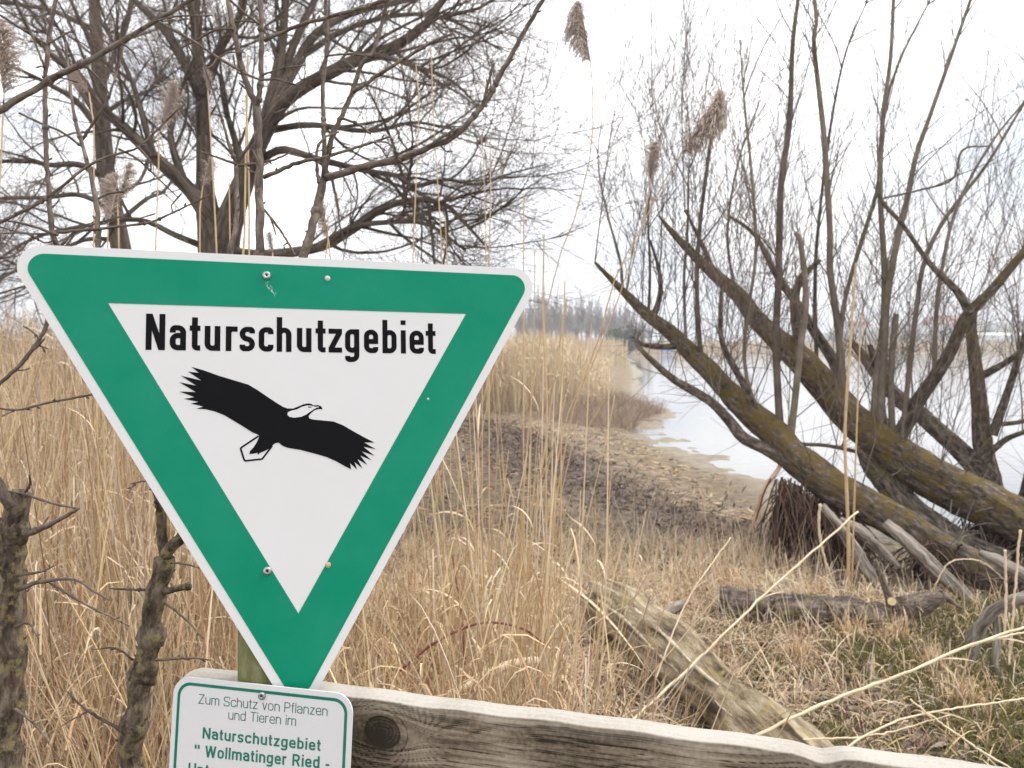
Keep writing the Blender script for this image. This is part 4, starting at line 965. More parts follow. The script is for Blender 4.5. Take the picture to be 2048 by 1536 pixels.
# ------------------------------------------------------------------ the leaning willows on the bank
def on_ground(u, v, zoff=0.0):
    r = P(u, v, 1.0) - CAM; t = 5.0
    for _ in range(30):
        q_ = CAM + r * t; t = (float(gz(q_[0], q_[1])) + zoff - CAM[2]) / r[2]
    return CAM + r * t
def willow(name, label, base, trunks, limbs, shoots, nshoot, twigs, hmax=2.4, mtl='bark_willow'):
    trunks = [(p, r * .92, m_) for p, r, m_ in trunks]; limbs = [(p, r * .86) for p, r in limbs]
    th = Thing(name, base, label, 'tree')
    for (p, r, m_) in trunks: th.add('trunk', MB().tube(p, r, 30, n=110, rough=.10, seed=int(rng.integers(1e6)), cap=True), M[m_])
    for (p, r) in limbs: th.add('limb', MB().tube(p, r, 10, n=26, rough=.06, seed=int(rng.integers(1e6))), M[mtl])
    for (p, r, m_) in shoots: th.add('shoot', MB().tube(p, r * .7, 8, n=30, rough=.03, seed=int(rng.integers(1e6))), M[m_])
    # upright water shoots off the trunks and limbs
    Pt, R = limbs_to_batch([(p, r) for p, r, _ in trunks] + limbs, 24)
    n = nshoot; B = len(Pt)
    L = np.linalg.norm(np.diff(Pt, axis=1), axis=2).sum(1); i = rng.choice(B, n, p=L / L.sum()); k = rng.integers(8, 24, n)
    s = Pt[i, k]; d = nrm(np.stack([rng.normal(0, .20, n) + .10, rng.normal(0, .2, n), np.ones(n)], 1))
    ln = hmax * rng.uniform(.3, 1.0, n) ** 1.1
    S, RS = grow(s, d, ln, rng.uniform(.004, .009, n) * (ln / hmax) ** .6, 14, .13, .05, .15, 1e-3)
    for a in range(min(60, n)):
        th.add('shoot', MB().tubes(S[a], RS[a], 5), M['shoot'] if a % 2 else M['shoot_dark'])
    if len(shoots):
        P2, R2 = limbs_to_batch([(p, r) for p, r, _ in shoots], 14); S = np.concatenate([S, P2]); RS = np.concatenate([RS, R2])
    c = MB()
    lp, lr = Pt, R
    t1 = spawn(S, RS, twigs[0], .12, 1, (15, 45), (.3, 1), 9, .22, up=.8, rad=.6, grav=.35, minr=.0026, rlen=.0065, lenabs=1.15)
    c.tubes(*t1, k=4)
    t2 = spawn(*t1, twigs[1], .1, 1, (15, 50), (.3, 1), 6, .22, up=.5, rad=.6, grav=.2, minr=.0017, rlen=.005, lenabs=.5)
    c.tubes(*t2, k=3)
    t3 = spawn(Pt, R, twigs[2], .35, 1, (40, 90), (.4, 1.3), 8, .35, up=.7, rad=.12, minr=.0016, grav=.3, lenabs=.6, rlen=.006)
    c.tubes(*t3, k=4)
    th.add('crown', c, M['twig_big'], kind='stuff')
    return th
tr3 = lambda pts, ds, ws: (np.array([P(u, v, d) for (u, v), d in zip(pts, np.interp(np.linspace(0, 1, len(pts)), np.linspace(0, 1, len(ds)), ds))]),
                           np.array([px(w / 2, d) for w, d in zip(ws, np.interp(np.linspace(0, 1, len(pts)), np.linspace(0, 1, len(ds)), ds))]))
# first willow: long trunk rising from the right, bending up to the left
w1p, w1r = tr3([(2190, 1245), (2060, 1190), (1960, 1142), (1870, 1092), (1800, 1047), (1725, 1006), (1662, 971), (1627, 943), (1585, 910), (1550, 866), (1514, 838), (1479, 808), (1458, 785), (1416, 739), (1381, 706), (1342, 665), (1293, 628), (1240, 576), (1190, 525)], [4.9, 5.6, 6.2, 6.7, 7.3], [70, 70, 68, 68, 68, 70, 72, 72, 68, 66, 60, 52, 47, 44, 38, 32, 24, 15, 6])
w1p = np.vstack([P(2340, 1345, 4.8), w1p]); w1r = np.r_[w1r[0], w1r]
w1 = willow('willow_tree', 'leaning willow with yellow mossy trunk bending over the sandy shore, red-brown roots hanging below', tuple(on_ground(1640, 1130)),
            [(w1p, w1r, 'bark_willow')],
            [tr3([(1590, 935), (1532, 899), (1486, 876), (1458, 841), (1425, 806), (1381, 778), (1345, 757), (1293, 711), (1268, 680)], [6.0, 6.3, 6.8], [30, 28, 27, 24, 21, 20, 17, 12, 6]), tr3([(1520, 845), (1494, 780), (1450, 700), (1440, 640), (1445, 560)], [6.3, 6.15], [24, 18, 14, 10, 7]), tr3([(1366, 690), (1330, 694), (1290, 690), (1262, 672)], [6.8, 6.9], [16, 14, 11, 5]), tr3([(1306, 638), (1320, 590), (1318, 540), (1300, 480)], [7.1, 7.0], [16, 12, 9, 5]),
             tr3([(1566, 882), (1605, 888), (1660, 892), (1725, 906)], [6.15, 5.9], [8, 9, 9, 10])],
            [(*tr3([(1562, 878), (1557, 808), (1552, 676), (1557, 560), (1559, 469), (1562, 371), (1578, 254), (1582, 176), (1586, 78), (1596, 0), (1600, -90)], [6.2, 6.1], [26, 22, 21, 20, 20, 19, 18, 15, 13, 11, 8]), 'shoot_dark'), (*tr3([(1530, 850), (1500, 780), (1488, 700), (1500, 600), (1512, 500), (1506, 380), (1488, 200), (1480, 80)], [6.28, 6.1], [14, 12, 11, 10, 9, 8, 6, 4]), 'shoot'), (*tr3([(1402, 724), (1395, 620), (1394, 540), (1402, 430), (1415, 330), (1424, 255)], [6.7, 6.6], [16, 14, 13, 12, 11, 9]), 'shoot_dark'), (*tr3([(1372, 697), (1368, 560), (1374, 480), (1378, 330)], [6.8, 6.7], [10, 9, 8, 4]), 'shoot'), (*tr3([(1297, 632), (1300, 540), (1296, 430), (1302, 380)], [7.0, 6.9], [10, 8, 6, 4]), 'shoot_dark'), (*tr3([(1246, 582), (1240, 520), (1218, 440), (1200, 360), (1195, 300)], [7.2, 7.2], [9, 8, 6, 5, 3]), 'shoot'), (*tr3([(1578, 900), (1590, 800), (1600, 700), (1612, 600), (1600, 480), (1590, 465)], [6.12, 6.1], [22, 20, 19, 18, 15, 13]), 'shoot')],
            40, (480, 1400, 220), 2.6)
# second willow, thicker, behind the first
w2p, w2r = tr3([(2200, 1115), (2060, 1052), (1960, 1003), (1855, 950), (1802, 917), (1760, 885), (1725, 856), (1693, 824), (1665, 790), (1637, 758), (1609, 727), (1577, 699), (1546, 672), (1514, 640), (1479, 593), (1437, 556), (1390, 512), (1345, 465), (1318, 432)], [6.2, 6.6, 7.0, 7.4, 7.9], [100, 96, 92, 88, 84, 80, 76, 70, 66, 63, 59, 54, 46, 40, 34, 28, 20, 12, 5])
w2p = np.vstack([P(2420, 1250, 6.1), w2p]); w2r = np.r_[w2r[0] * 1.05, w2r]
w2 = willow('willow_tree', 'thick leaning willow behind the mossy one, with a tall fan of shoots', tuple(on_ground(1990, 1120)),
            [(w2p, w2r, 'bark_willow'), (*tr3([(2010, 1130), (1950, 1108), (1900, 1080), (1838, 1037), (1802, 1000), (1767, 954), (1741, 912), (1728, 866)], [6.2, 6.5, 6.8], [66, 66, 64, 62, 60, 58, 56, 34]), 'bark_old')],
            [tr3([(1770, 900), (1798, 872), (1838, 799), (1866, 760), (1897, 711), (1935, 632), (1985, 579), (2048, 504), (2120, 430)], [6.7, 6.3, 6.1], [40, 36, 32, 30, 28, 26, 22, 18, 13]), tr3([(1941, 627), (1915, 583), (1871, 540), (1848, 512), (1805, 449), (1762, 398), (1757, 340)], [6.1, 6.4], [22, 18, 14, 12, 10, 9, 6]), tr3([(1602, 716), (1590, 620), (1600, 560), (1640, 520)], [7.1, 7.0], [26, 22, 18, 10]), tr3([(1462, 578), (1430, 545), (1400, 480), (1370, 420)], [7.7, 7.7], [16, 14, 10, 6]), tr3([(1690, 815), (1670, 730), (1630, 665), (1595, 610), (1550, 545), (1510, 470), (1455, 430)], [7.1, 7.5], [28, 26, 24, 22, 16, 10, 6]), tr3([(1775, 890), (1762, 820), (1752, 740), (1740, 690)], [6.9, 6.9], [26, 22, 18, 12])],
            [(*tr3([(1690, 820), (1682, 720), (1673, 632), (1660, 540), (1660, 470), (1656, 391), (1648, 273), (1635, 156), (1627, 78), (1634, 39), (1629, 0), (1626, -80)], [6.83, 6.8], [22, 21, 20, 19, 18, 17, 16, 14, 13, 11, 11, 8]), 'shoot'), (*tr3([(1745, 872), (1756, 740), (1768, 640), (1770, 560), (1766, 488), (1760, 371), (1766, 234), (1781, 117), (1787, 0), (1790, -80)], [6.68, 6.65], [24, 22, 20, 19, 16, 15, 13, 11, 10, 8]), 'shoot'), (*tr3([(1758, 884), (1768, 700), (1773, 600), (1797, 469), (1812, 410), (1832, 312), (1859, 234), (1914, 78), (1941, 0), (1965, -70)], [6.65, 6.5], [24, 22, 20, 18, 16, 14, 12, 10, 9, 7]), 'shoot'), (*tr3([(1668, 795), (1680, 680), (1692, 590), (1730, 460), (1756, 370), (1770, 220), (1800, 120), (1860, 0)], [6.9, 6.7], [15, 14, 13, 12, 11, 9, 7, 5]), 'shoot'), (*tr3([(1800, 914), (1830, 640), (1850, 520), (1895, 430), (1973, 330), (2048, 207), (2110, 120)], [6.55, 6.3], [16, 14, 13, 11, 9, 7, 5]), 'shoot'), (*tr3([(1868, 762), (1872, 640), (1880, 560), (1912, 420), (1980, 290), (2060, 190)], [6.38, 6.2], [14, 12, 11, 9, 7, 5]), 'shoot'),
             (*tr3([(1786, 905), (1782, 760), (1790, 650), (1792, 628)], [6.6, 6.6], [20, 18, 17, 16]), 'shoot'), (*tr3([(1634, 755), (1630, 560), (1640, 420), (1660, 260), (1690, 110), (1735, 0)], [7.2, 7.0], [12, 11, 9, 8, 6, 4]), 'shoot_dark'), (*tr3([(1470, 586), (1455, 470), (1475, 330), (1520, 200)], [7.48, 7.4], [9, 8, 6, 4]), 'shoot'), (*tr3([(1760, 398), (1840, 380), (1905, 358), (1925, 300), (1978, 292)], [6.4, 6.2], [6, 6, 6, 6, 4]), 'shoot_dark')],
            40, (650, 1900, 220), 3.1)
# third willow at the frame edge
b3 = on_ground(2035, 1085)
w3 = willow('willow_tree', 'upright dark willow with spread limbs on the bank beyond the thick leaning willow', tuple(b3),
            [(*tr3([(2030, 1090), (2000, 1030), (1985, 983), (1972, 922), (1962, 850), (1956, 780), (1950, 720), (1942, 655), (1950, 610)], [7.6, 7.6], [60, 52, 48, 42, 34, 29, 25, 20, 14]), 'bark_willow'), (*tr3([(1975, 960), (1941, 922), (1888, 873), (1840, 830), (1790, 790), (1740, 730), (1700, 680)], [7.6, 7.9], [46, 40, 36, 34, 30, 24, 12]), 'bark_willow'), (*tr3([(2030, 1080), (2060, 1010), (2075, 930), (2090, 850)], [7.5, 7.3], [60, 50, 40, 30]), 'bark_old')],
            [tr3([(1958, 755), (2000, 732), (2048, 700), (2110, 650)], [7.6, 7.4], [20, 16, 14, 10]), tr3([(1985, 870), (2010, 800), (2030, 740), (2060, 640)], [7.5, 7.3], [22, 18, 16, 10]), tr3([(1990, 850), (2048, 842), (2100, 820)], [7.5, 7.3], [12, 10, 8]), tr3([(1965, 920), (2010, 880), (2060, 860)], [7.5, 7.3], [18, 14, 10])],
            [], 30, (300, 900, 120), 2.4)

def root_mat(th, u0, u1, vt, d, n, seed, spread=.14):
    gg = np.random.default_rng(seed); c = MB(); m = 9
    pts = np.empty((n, m, 3))
    for i in range(n):
        t = gg.random(); u = u0 + (u1 - u0) * t + gg.normal(0, 10); v = np.interp(t, np.linspace(0, 1, len(vt)), vt) + gg.uniform(-34, 14)
        a = P(u, v, d + gg.normal(0, spread * .6)); b = a + gg.normal(0, .10, 3) * np.array([1.0, 1.3, 0]); b[2] = float(gz(b[0], b[1])) - .02
        if gg.random() < .25: b[2] += (a[2] - b[2]) * gg.uniform(.1, .6)
        s = np.linspace(0, 1, m)[:, None]; pts[i] = a + (b - a) * s + np.sin(s * math.pi) * gg.normal(0, .03, 3) + gg.normal(0, .006, (m, 3))
    r = np.repeat(gg.uniform(.002, .007, n)[:, None], m, 1) * np.linspace(1.2, .7, m)
    c.tubes(pts, r, 4)
    th.add('root_mat', c, M['root'], kind='stuff', label='red-brown mat of fine hanging roots')
root_mat(w1, 1562, 1720, [985, 1010, 1040, 1070], 5.85, 700, 1)
root_mat(w1, 1840, 2030, [1105, 1130, 1165], 5.35, 700, 2)
root_mat(w1, 2030, 2130, [1150, 1190], 5.1, 300, 3)
root_mat(w2, 1930, 2060, [1060, 1090], 6.6, 320, 4)
c = MB()                                             # dead twigs and moss caught on the thick trunk
pk = w2p[:7]; 
t_ = spawn(*limbs_to_batch([(w2p[:6], w2r[:6]), (w1p[:5], w1r[:5])], 20), 420, .02, 1, (30, 95), (.25, 1.1), 8, .7, up=.2, rad=.05, minr=.0022, grav=-.5, lenabs=.42)
w2.add('brushwood', c.tubes(*t_, k=4), M['dead_wood'], kind='stuff')

# peeled broken twig hanging from the first willow
p, r = tr3([(1550, 880), (1561, 928), (1532, 972), (1515, 1015), (1503, 1062)], [6.12, 5.85], [10, 9, 8, 6, 2])
w1.add('broken_twig', MB().tube(p, r, 10, n=30, rough=.16, seed=3, cap=True), M['peeled'], label='orange peeled broken twig hanging down')

# ------------------------------------------------------------------ driftwood, logs and roots on the ground
def dead(name, label, pts, ds, ws, mtl='dead_wood', k=14, n=44, rough=.13, cat='branch', group=None, sink=0.0):
    p, r = tr3(pts, ds, ws)
    q_ = smooth(np.c_[p, r], n); p, r = q_[:, :3], q_[:, 3]
    p = p + np.cumsum(rng.normal(0, .10, p.shape), 0) * r[:, None] * .35; p[:, 2] -= sink
    low = gz(p[:, 0], p[:, 1]) + r * .6 - sink
    p[:, 2] = np.maximum(p[:, 2], low)
    th = Thing(name, (p[0, 0], p[0, 1], float(gz(p[0, 0], p[0, 1]))), label, cat, group)
    th.add('stem', MB().tubes(p, r, k, rough=rough, seed=int(rng.integers(1e6)), cap=True), M[mtl])
    return th, p, r
dead('dead_branch', 'straight pale grey dead branch propped against the hanging roots', [(1644, 1010), (1690, 1070), (1740, 1140), (1775, 1185), (1800, 1220)], [5.3, 4.9], [14, 21, 26, 28, 22])
dead('dead_branch', 'long grey dead branch lying slanting below the fallen trunk', [(1770, 1045), (1830, 1100), (1890, 1160), (1935, 1200), (1975, 1215)], [5.1, 4.7], [18, 30, 28, 24, 10])
dead('dead_branch', 'short bleached branch lying between the roots and the grey branch', [(1680, 1038), (1720, 1062), (1765, 1105), (1800, 1135)], [5.5, 5.3], [10, 24, 20, 7])
dead('dead_branch', 'bleached grey bough lying along the bank under the thick willow', [(1960, 1105), (2000, 1125), (2060, 1160), (2130, 1195)], [5.0, 4.7], [12, 24, 26, 24])
th, p, r = dead('dead_root', 'grey arched dead root at the grassy bank', [(1945, 1320), (1958, 1262), (1985, 1222), (2030, 1200), (2090, 1182)], [3.9, 3.8], [15, 22, 24, 24, 22], cat='root')
p2, r2 = tr3([(1992, 1225), (1995, 1280), (1990, 1330), (2010, 1370)], [3.9, 3.75], [10, 13, 14, 16]); th.add('side_root', MB().tube(p2, r2, 10, n=18, rough=.08, seed=5, cap=True), M['dead_wood'])
p2, r2 = tr3([(1985, 1235), (1955, 1250), (1935, 1285)], [3.9, 3.9], [16, 14, 10]); th.add('side_root', MB().tube(p2, r2, 10, n=14, rough=.08, seed=6, cap=True), M['dead_wood'])
# dark stump with sawn end
th, p, r = dead('dark_stump', 'dark rotten stump with a pale sawn end beside the mossy log', [(1780, 1238), (1800, 1222), (1840, 1206), (1885, 1190)], [4.55, 4.45], [40, 52, 46, 24], 'bark_thorn', 14, 26, .14, 'stump')
e0, e1 = P(1796, 1226, 4.5), P(1784, 1203, 4.36); ed = nrm(e1 - e0)
th.add('sawn_stub', MB().tubes(np.array([e0, (e0 + e1) / 2, e1]), np.full(3, .026), 14, cap=True, rough=.05), M['bark_thorn'])
th.add('sawn_face', MB().tubes(np.array([e1, e1 + ed * .004]), np.full(2, .0235), 14, cap=True), M['cut_wood'], sm=False)
p2, r2 = tr3([(1782, 1205), (1765, 1160), (1750, 1120)], [4.5, 4.5], [18, 14, 9]); th.add('stub', MB().tube(p2, r2, 8, n=10, rough=.1, cap=True), M['bark_thorn'])
p2, r2 = tr3([(1885, 1190), (1905, 1205), (1925, 1218)], [4.45, 4.4], [16, 10, 5]); th.add('stub', MB().tube(p2, r2, 8, n=10, rough=.1, cap=True), M['bark_thorn'])
dead('mossy_log', 'low mossy log half sunk in the dry grass before the roots', [(1440, 1185), (1520, 1212), (1600, 1240), (1690, 1262), (1780, 1262), (1830, 1258)], [4.7, 4.45], [56, 74, 84, 84, 70, 30], 'bark_old', 22, 70, .2, 'log', sink=.05)
M['cane'] = mat('cane', [(.09, .025, .02), (.20, .07, .055), (.30, .14, .11)], 60, .6, .3, 120, bark=True)
dead('bramble_cane', 'thin dark red arching bramble cane in the straw behind the rail', [(795, 1345), (870, 1285), (960, 1246), (1040, 1255), (1095, 1292)], [2.2, 2.3], [5, 6, 5, 5, 3], 'cane', 8, 30, .05, 'bramble')
dead('bramble_cane', 'short upright dark red bramble cane crossing the reed clump', [(930, 1330), (925, 1240), (915, 1170), (905, 1110)], [2.5, 2.6], [5, 5, 4, 3], 'cane', 8, 30, .05, 'bramble')
dead('pale_stick', 'thick pale bent stick lying in the straw behind the rail', [(880, 1400), (930, 1372), (975, 1347), (1030, 1326), (1072, 1320)], [2.35, 2.6], [17, 18, 18, 18, 16], 'straw_pale', 10, 20, .05, 'stick')
dead('wood_piece', 'pale flat piece of driftwood in the dry grass beside the broken log', [(1300, 1240), (1335, 1222), (1366, 1205)], [4.3, 4.4], [22, 26, 18], 'dead_wood', 8, 12, .1, 'driftwood')

def broken_log():
    A = on_ground(1215, 1275) + np.array([0, 0, .15]); Bp = on_ground(1640, 1650) + np.array([0, 0, .10])
    th = Thing('broken_log', (A[0], A[1], float(gz(A[0], A[1]))), 'big broken log with a splintered hollow end lying behind the rail', 'log')
    n, k = 130, 44; t = np.linspace(0, 1, n); ax_ = nrm(Bp - A); side = nrm(np.cross(ax_, [0, 0, 1])); upv = np.cross(side, ax_)
    C = A + (Bp - A) * t[:, None] + np.array([0, 0, 1.0]) * (.05 * np.sin(t * 3.0))[:, None]
    gg = np.random.default_rng(9); a = np.arange(k) * 2 * math.pi / k
    R = .150 + .018 * np.sin(t * 7) + .015 * np.sin(t * 17)
    m = np.zeros((n, k))
    for fa, fl, am in ((2, 3, .07), (3, 5, .06), (5, 6, .05), (7, 9, .035), (11, 12, .03), (13, 20, .022), (17, 30, .02), (19, 44, .016)): m += am * np.sin(fa * a[None] + gg.uniform(0, 6) + fl * t[:, None] * gg.choice([-1, 1]) * .5)
    rr = R[:, None] * (1 + m + gg.normal(0, .012, (n, k)))
    # splintered end: some staves reach further out
    jag = .10 * np.sin(a * 2 + .6) + .06 * np.sin(a * 5 + 1) + gg.normal(0, .035, k) + .20 * np.exp(-((a - 1.9) / .5) ** 2)
    V = C[:, None, :] + rr[..., None] * (np.cos(a)[None, :, None] * side + np.sin(a)[None, :, None] * upv) - ax_ * (jag[None, :] * np.clip(1 - t * 9, 0, 1)[:, None])[..., None]
    idx = np.arange(n * k).reshape(n, k); j = (np.arange(k) + 1) % k
    f = np.stack([idx[:-1], idx[1:], idx[1:][:, j], idx[:-1][:, j]], -1).reshape(-1, 4)
    att = np.stack([R[:, None] * np.cos(a) + 0 * m, R[:, None] * np.sin(a) + 0 * m, np.repeat(t[:, None] * np.linalg.norm(Bp - A), k, 1)], -1).reshape(-1, 3)
    th.add('bark', MB().raw(V.reshape(-1, 3), [f, idx[-1][::-1][None]], att), M['log'])
    # hollow inside: funnel from the rim inwards
    ring = [V[0] + (C[0] - V[0]) * q_ + ax_ * q2 for q_, q2 in ((0.0, 0.001), (.18, .02), (.3, .10), (.55, .22))]
    W = np.concatenate(ring + [(C[0] + ax_ * .3)[None]]); idx = np.arange(4 * k).reshape(4, k)
    f = np.stack([idx[:-1], idx[:-1][:, j], idx[1:][:, j], idx[1:]], -1).reshape(-1, 4)
    th.add('hollow', MB().raw(W, [f, np.stack([idx[-1], idx[-1][j], np.full(k, 4 * k)], -1)]), M['log_hollow'])
    # pale split ridges along the top
    for off, l0, l1, w_ in ((-.45, -.02, .7, .016), (.15, .0, .30, .010), (-.95, .1, .8, .010)):
        m_ = 34; tt = np.linspace(max(l0, 0), l1, m_); ii = np.clip((tt * (n - 1)).astype(int), 0, n - 1)
        aa = math.pi / 2 + off + .12 * np.sin(tt * 8)
        pp = C[ii] + (R[ii] * 1.0)[:, None] * (np.cos(aa)[:, None] * side + np.sin(aa)[:, None] * upv) - ax_ * (.10 * np.clip(1 - tt * 9, 0, 1))[:, None]
        th.add('split_ridge', MB().tubes(pp, w_ * (1 - .6 * np.linspace(0, 1, m_)) * (1 + .2 * np.sin(np.arange(m_) * 1.1)), 8, rough=.35, seed=int(off * 50 + 60), cap=True), M['log_split'])
broken_log()

# ------------------------------------------------------------------ reeds
def plume_mesh(name, mtl, seed, ln=.22, droop=.5, n=300, wide=1.0):
    gg = np.random.default_rng(seed); c = MB()
    c.tubes(np.array([[0, 0, 0], [0, 0, ln * .5], [.004, 0, ln * .97]]), np.array([.0012, .0009, .0004]), 4)
    t = gg.uniform(0, 1, n) ** .85; s = np.stack([0 * t, 0 * t, t * ln * .93], 1)
    a = gg.normal(0, .75, n); L = ln * wide * (.42 * np.sin(np.pi * np.clip(t * .85 + .12, 0, 1)) + .05) * gg.uniform(.6, 1.15, n)
    out_ = np.stack([np.cos(a), np.sin(a), 0 * a], 1)
    m = 5; q_ = np.linspace(0, 1, m)
    pts = s[:, None, :] + out_[:, None, :] * (L[:, None] * (.62 * q_ ** .9)[None])[..., None] + np.array([0, 0, 1.0]) * (L[:, None] * (.95 * q_ - droop * 1.3 * q_ ** 2.2)[None])[..., None] + gg.normal(0, .0012, (n, m, 3))
    c.tubes(pts, np.repeat(gg.uniform(.0006, .0011, n)[:, None], m, 1), 3)
    # spikelets
    k = n * 3; i = gg.integers(0, n, k); u = gg.uniform(.15, 1, k) * (m - 1); ii = np.minimum(u.astype(int), m - 2); fr = (u - ii)[:, None]
    b = pts[i, ii] * (1 - fr) + pts[i, ii + 1] * fr; d = nrm(gg.normal(size=(k, 3)) + out_[i] * .8 + np.array([0, 0, -.5])) * gg.uniform(.008, .018, k)[:, None]
    c.ribbons(np.stack([b, b + d * .5, b + d], 1), np.repeat([[.0006, .0010, .0002]], k, 0))
    return c.mesh(name, M[mtl])
PLUMES = [plume_mesh('plume', 'plume', s, .22) for s in (1, 2, 3)] + [plume_mesh('plume', 'plume_brown', s, .22, .7, 420, 1.15) for s in (4, 5)]

def reed(pts3, r0, r1, mtl='reed_gold', label='tall dry reed stalk rising behind the sign', group=None, plume=None, leaves=0, g_=None, tilt=0.0):
    """one reed: stalk (with nodes), leaves, plume"""
    g_ = g_ or np.random.default_rng(int(rng.integers(1e6)))
    pts3 = np.asarray(pts3, float)
    b = pts3[0].copy(); gzb = float(gz(b[0], b[1]))
    th = Thing('reed', (b[0], b[1], gzb), label, 'reed', group)
    n = 26; q_ = smooth(pts3, n); r = np.linspace(r0, r1, n)
    r[::4] *= 1.16
    th.add('stalk', MB().tubes(q_, r, 6), M[mtl])
    for k in range(leaves):
        i = int(g_.uniform(.25, .85) * n); T = nrm(q_[i] - q_[i - 1]); d = nrm(np.array([g_.normal(), g_.normal() * .6, 0])); ln = g_.uniform(.12, .32); s = np.linspace(0, 1, 8)[:, None]
        lp = q_[i] + ln * (s * T * .75 + d * s ** 1.4 * .6 + np.array([0, 0, -1]) * s ** 2.4 * g_.uniform(.2, .9))
        th.add('leaf', MB().ribbons(lp[None], (np.sin(np.linspace(.35, math.pi, 8)) * g_.uniform(.002, .0045) + .0004)[None], nrm(np.cross(T, d))[None]), M['straw_pale'])
    if plume is not None:
        i, ln, dirv = plume
        o = link('plume', PLUMES[i], th.o); dv = Vector(dirv); o.location = Vector(q_[-1] - th.b)
        o.rotation_euler = (dv.to_track_quat('Z', 'X') @ Matrix.Rotation(tilt, 3, 'Z').to_quaternion()).to_euler(); o.scale = (ln / .22,) * 3
    return th
def reed_px(pts, d0, d1, w0, w1, **kw):
    p, _ = trace(pts, d0, d1, w0, w1)
    f = p[0] + (p[0] - p[1]) * .3; gx_, gy_ = f[0], f[1]
    if p[0][2] > gz(p[0][0], p[0][1]) + .02: p = np.vstack([[gx_, gy_, float(gz(gx_, gy_)) - .01], p])
    return reed(p, px(w0 / 2, d0), px(w1 / 2, d1), **kw)
GR = 'dry reeds standing by the fence'
def pdir(u0, v0, u1, v1, d): return tuple(nrm(P(u1, v1, d) - P(u0, v0, d)))
# the plumed reeds that stand out against the sky
reed_px([(1040, 1120), (1068, 760), (1116, 525), (1147, 444), (1174, 342), (1184, 290), (1186, 205), (1181, 122)], 2.7, 2.5, 4.5, 2, plume=(3, px(128, 2.5), pdir(1181, 122, 1158, -10, 2.5)), tilt=3.1, label='tall reed with a bushy brown plume, thin stalk against open sky')
reed_px([(1085, 1200), (1137, 863), (1171, 750), (1203, 660), (1229, 560), (1290, 440), (1330, 360), (1364, 306)], 2.8, 2.6, 5, 2.2, plume=(4, px(150, 2.6), pdir(1364, 306, 1448, 172, 2.6)), tilt=2.4, label='leaning reed with a long feathery brown plume before the willow shoots')
reed_px([(1080, 1160), (1130, 850), (1180, 740), (1225, 630), (1262, 520), (1290, 430), (1300, 365)], 3.0, 2.9, 4, 2, plume=(1, px(85, 2.9), pdir(1300, 365, 1312, 280, 2.9)), tilt=1.0, label='leaning reed with a short pale plume beneath the long feathery one')
for (pts, pl_, pi, d, lab) in [([(300, 760), (312, 480), (318, 300), (318, 262)], (318, 262, 345, 175), 0, 2.4, 'reed with a pale fluffy plume before the large tree, above the sign'), ([(205, 740), (214, 560), (216, 452)], (214, 452, 232, 360), 2, 2.6, 'reed with a pale drooping plume between the shrub stems'), ([(240, 740), (238, 500), (235, 405)], (235, 405, 256, 335), 1, 2.9, 'reed with a pale plume beside the slim tree trunk'), ([(670, 640), (662, 530), (657, 478)], (657, 478, 645, 405), 0, 2.5, 'reed with a pale hanging plume just above the sign edge'),
                               ([(190, 700), (188, 420), (187, 240), (178, 185)], (178, 185, 150, 140), 3, 2.4, 'reed with a brownish bent plume crossed by shrub twigs'), ([(-8, 700), (2, 330), (8, 190)], (8, 190, -6, 60), 1, 2.0, 'reed with a large pale plume cut off by the picture edge'), ([(402, 640), (400, 420), (406, 370)], (406, 370, 420, 320), 0, 3.0, 'reed with a small brown tuft before the tree trunk'), ([(438, 640), (420, 250), (416, 182)], (416, 182, 408, 140), 2, 3.0, 'reed with a small pale plume before the upper limbs'), ([(548, 640), (545, 520), (545, 505)], (545, 505, 540, 470), 1, 2.6, 'reed tuft peeping over the sign edge behind the thorn stem')]:
    reed_px(pts, d, d, 5, 2.6, plume=(pi, px(math.hypot(pl_[2] - pl_[0], pl_[3] - pl_[1]) * 1.2, d), pdir(*pl_, d)), tilt=rng.uniform(0, 6), label=lab, leaves=1)
for (pts, w, d, lab) in [([(488, 660), (489, 500), (491, 330), (494, 200), (496, 110)], 6, 1.6, 'golden reed stalk standing close behind the forked thorn stem'), ([(500, 660), (499, 500), (497, 330), (492, 190)], 6, 1.62, 'golden reed stalk crossing its neighbour behind the thorn stem'), ([(462, 660), (460, 480), (458, 350)], 4, 1.9, 'thin golden reed stalk before the large tree trunk'),
                         ([(1697, 1090), (1694, 1000), (1690, 860), (1700, 700), (1712, 526)], 7, 5.0, 'tall cream reed stalk standing before the leaning willows'), ([(1706, 1090), (1712, 900), (1722, 640), (1728, 640)], 4, 5.1, 'thin cream reed stalk before the thick willow trunk')]:
    reed_px(pts, d, d, w, w * .6, label=lab, g_=np.random.default_rng(int(d * 100)))
for (pts, w, d) in [([(828, 800), (826, 520), (834, 330), (838, 200), (832, 130)], 4, 2.3), ([(886, 800), (884, 520), (876, 380), (868, 250), (862, 100)], 3.5, 2.5), ([(978, 700), (978, 530), (981, 400), (980, 276)], 4, 2.6), ([(965, 700), (972, 530), (968, 350), (962, 270)], 3, 2.8), ([(1047, 760), (1047, 530), (1048, 392)], 4, 2.6), ([(1062, 820), (1068, 640), (1070, 500)], 3, 2.8), ([(900, 800), (894, 530), (890, 430)], 3, 2.6), ([(1092, 1000), (1094, 800), (1086, 650), (1088, 470)], 5, 2.5), ([(1122, 980), (1124, 760), (1130, 560)], 4, 2.7), ([(640, 700), (655, 500), (656, 430)], 3, 2.4)]:
    reed_px(pts, d, d, w, w * .6, label='thin straight plumeless reed stalk rising against the sky beyond the sign', group='bare reed stalks against the sky')
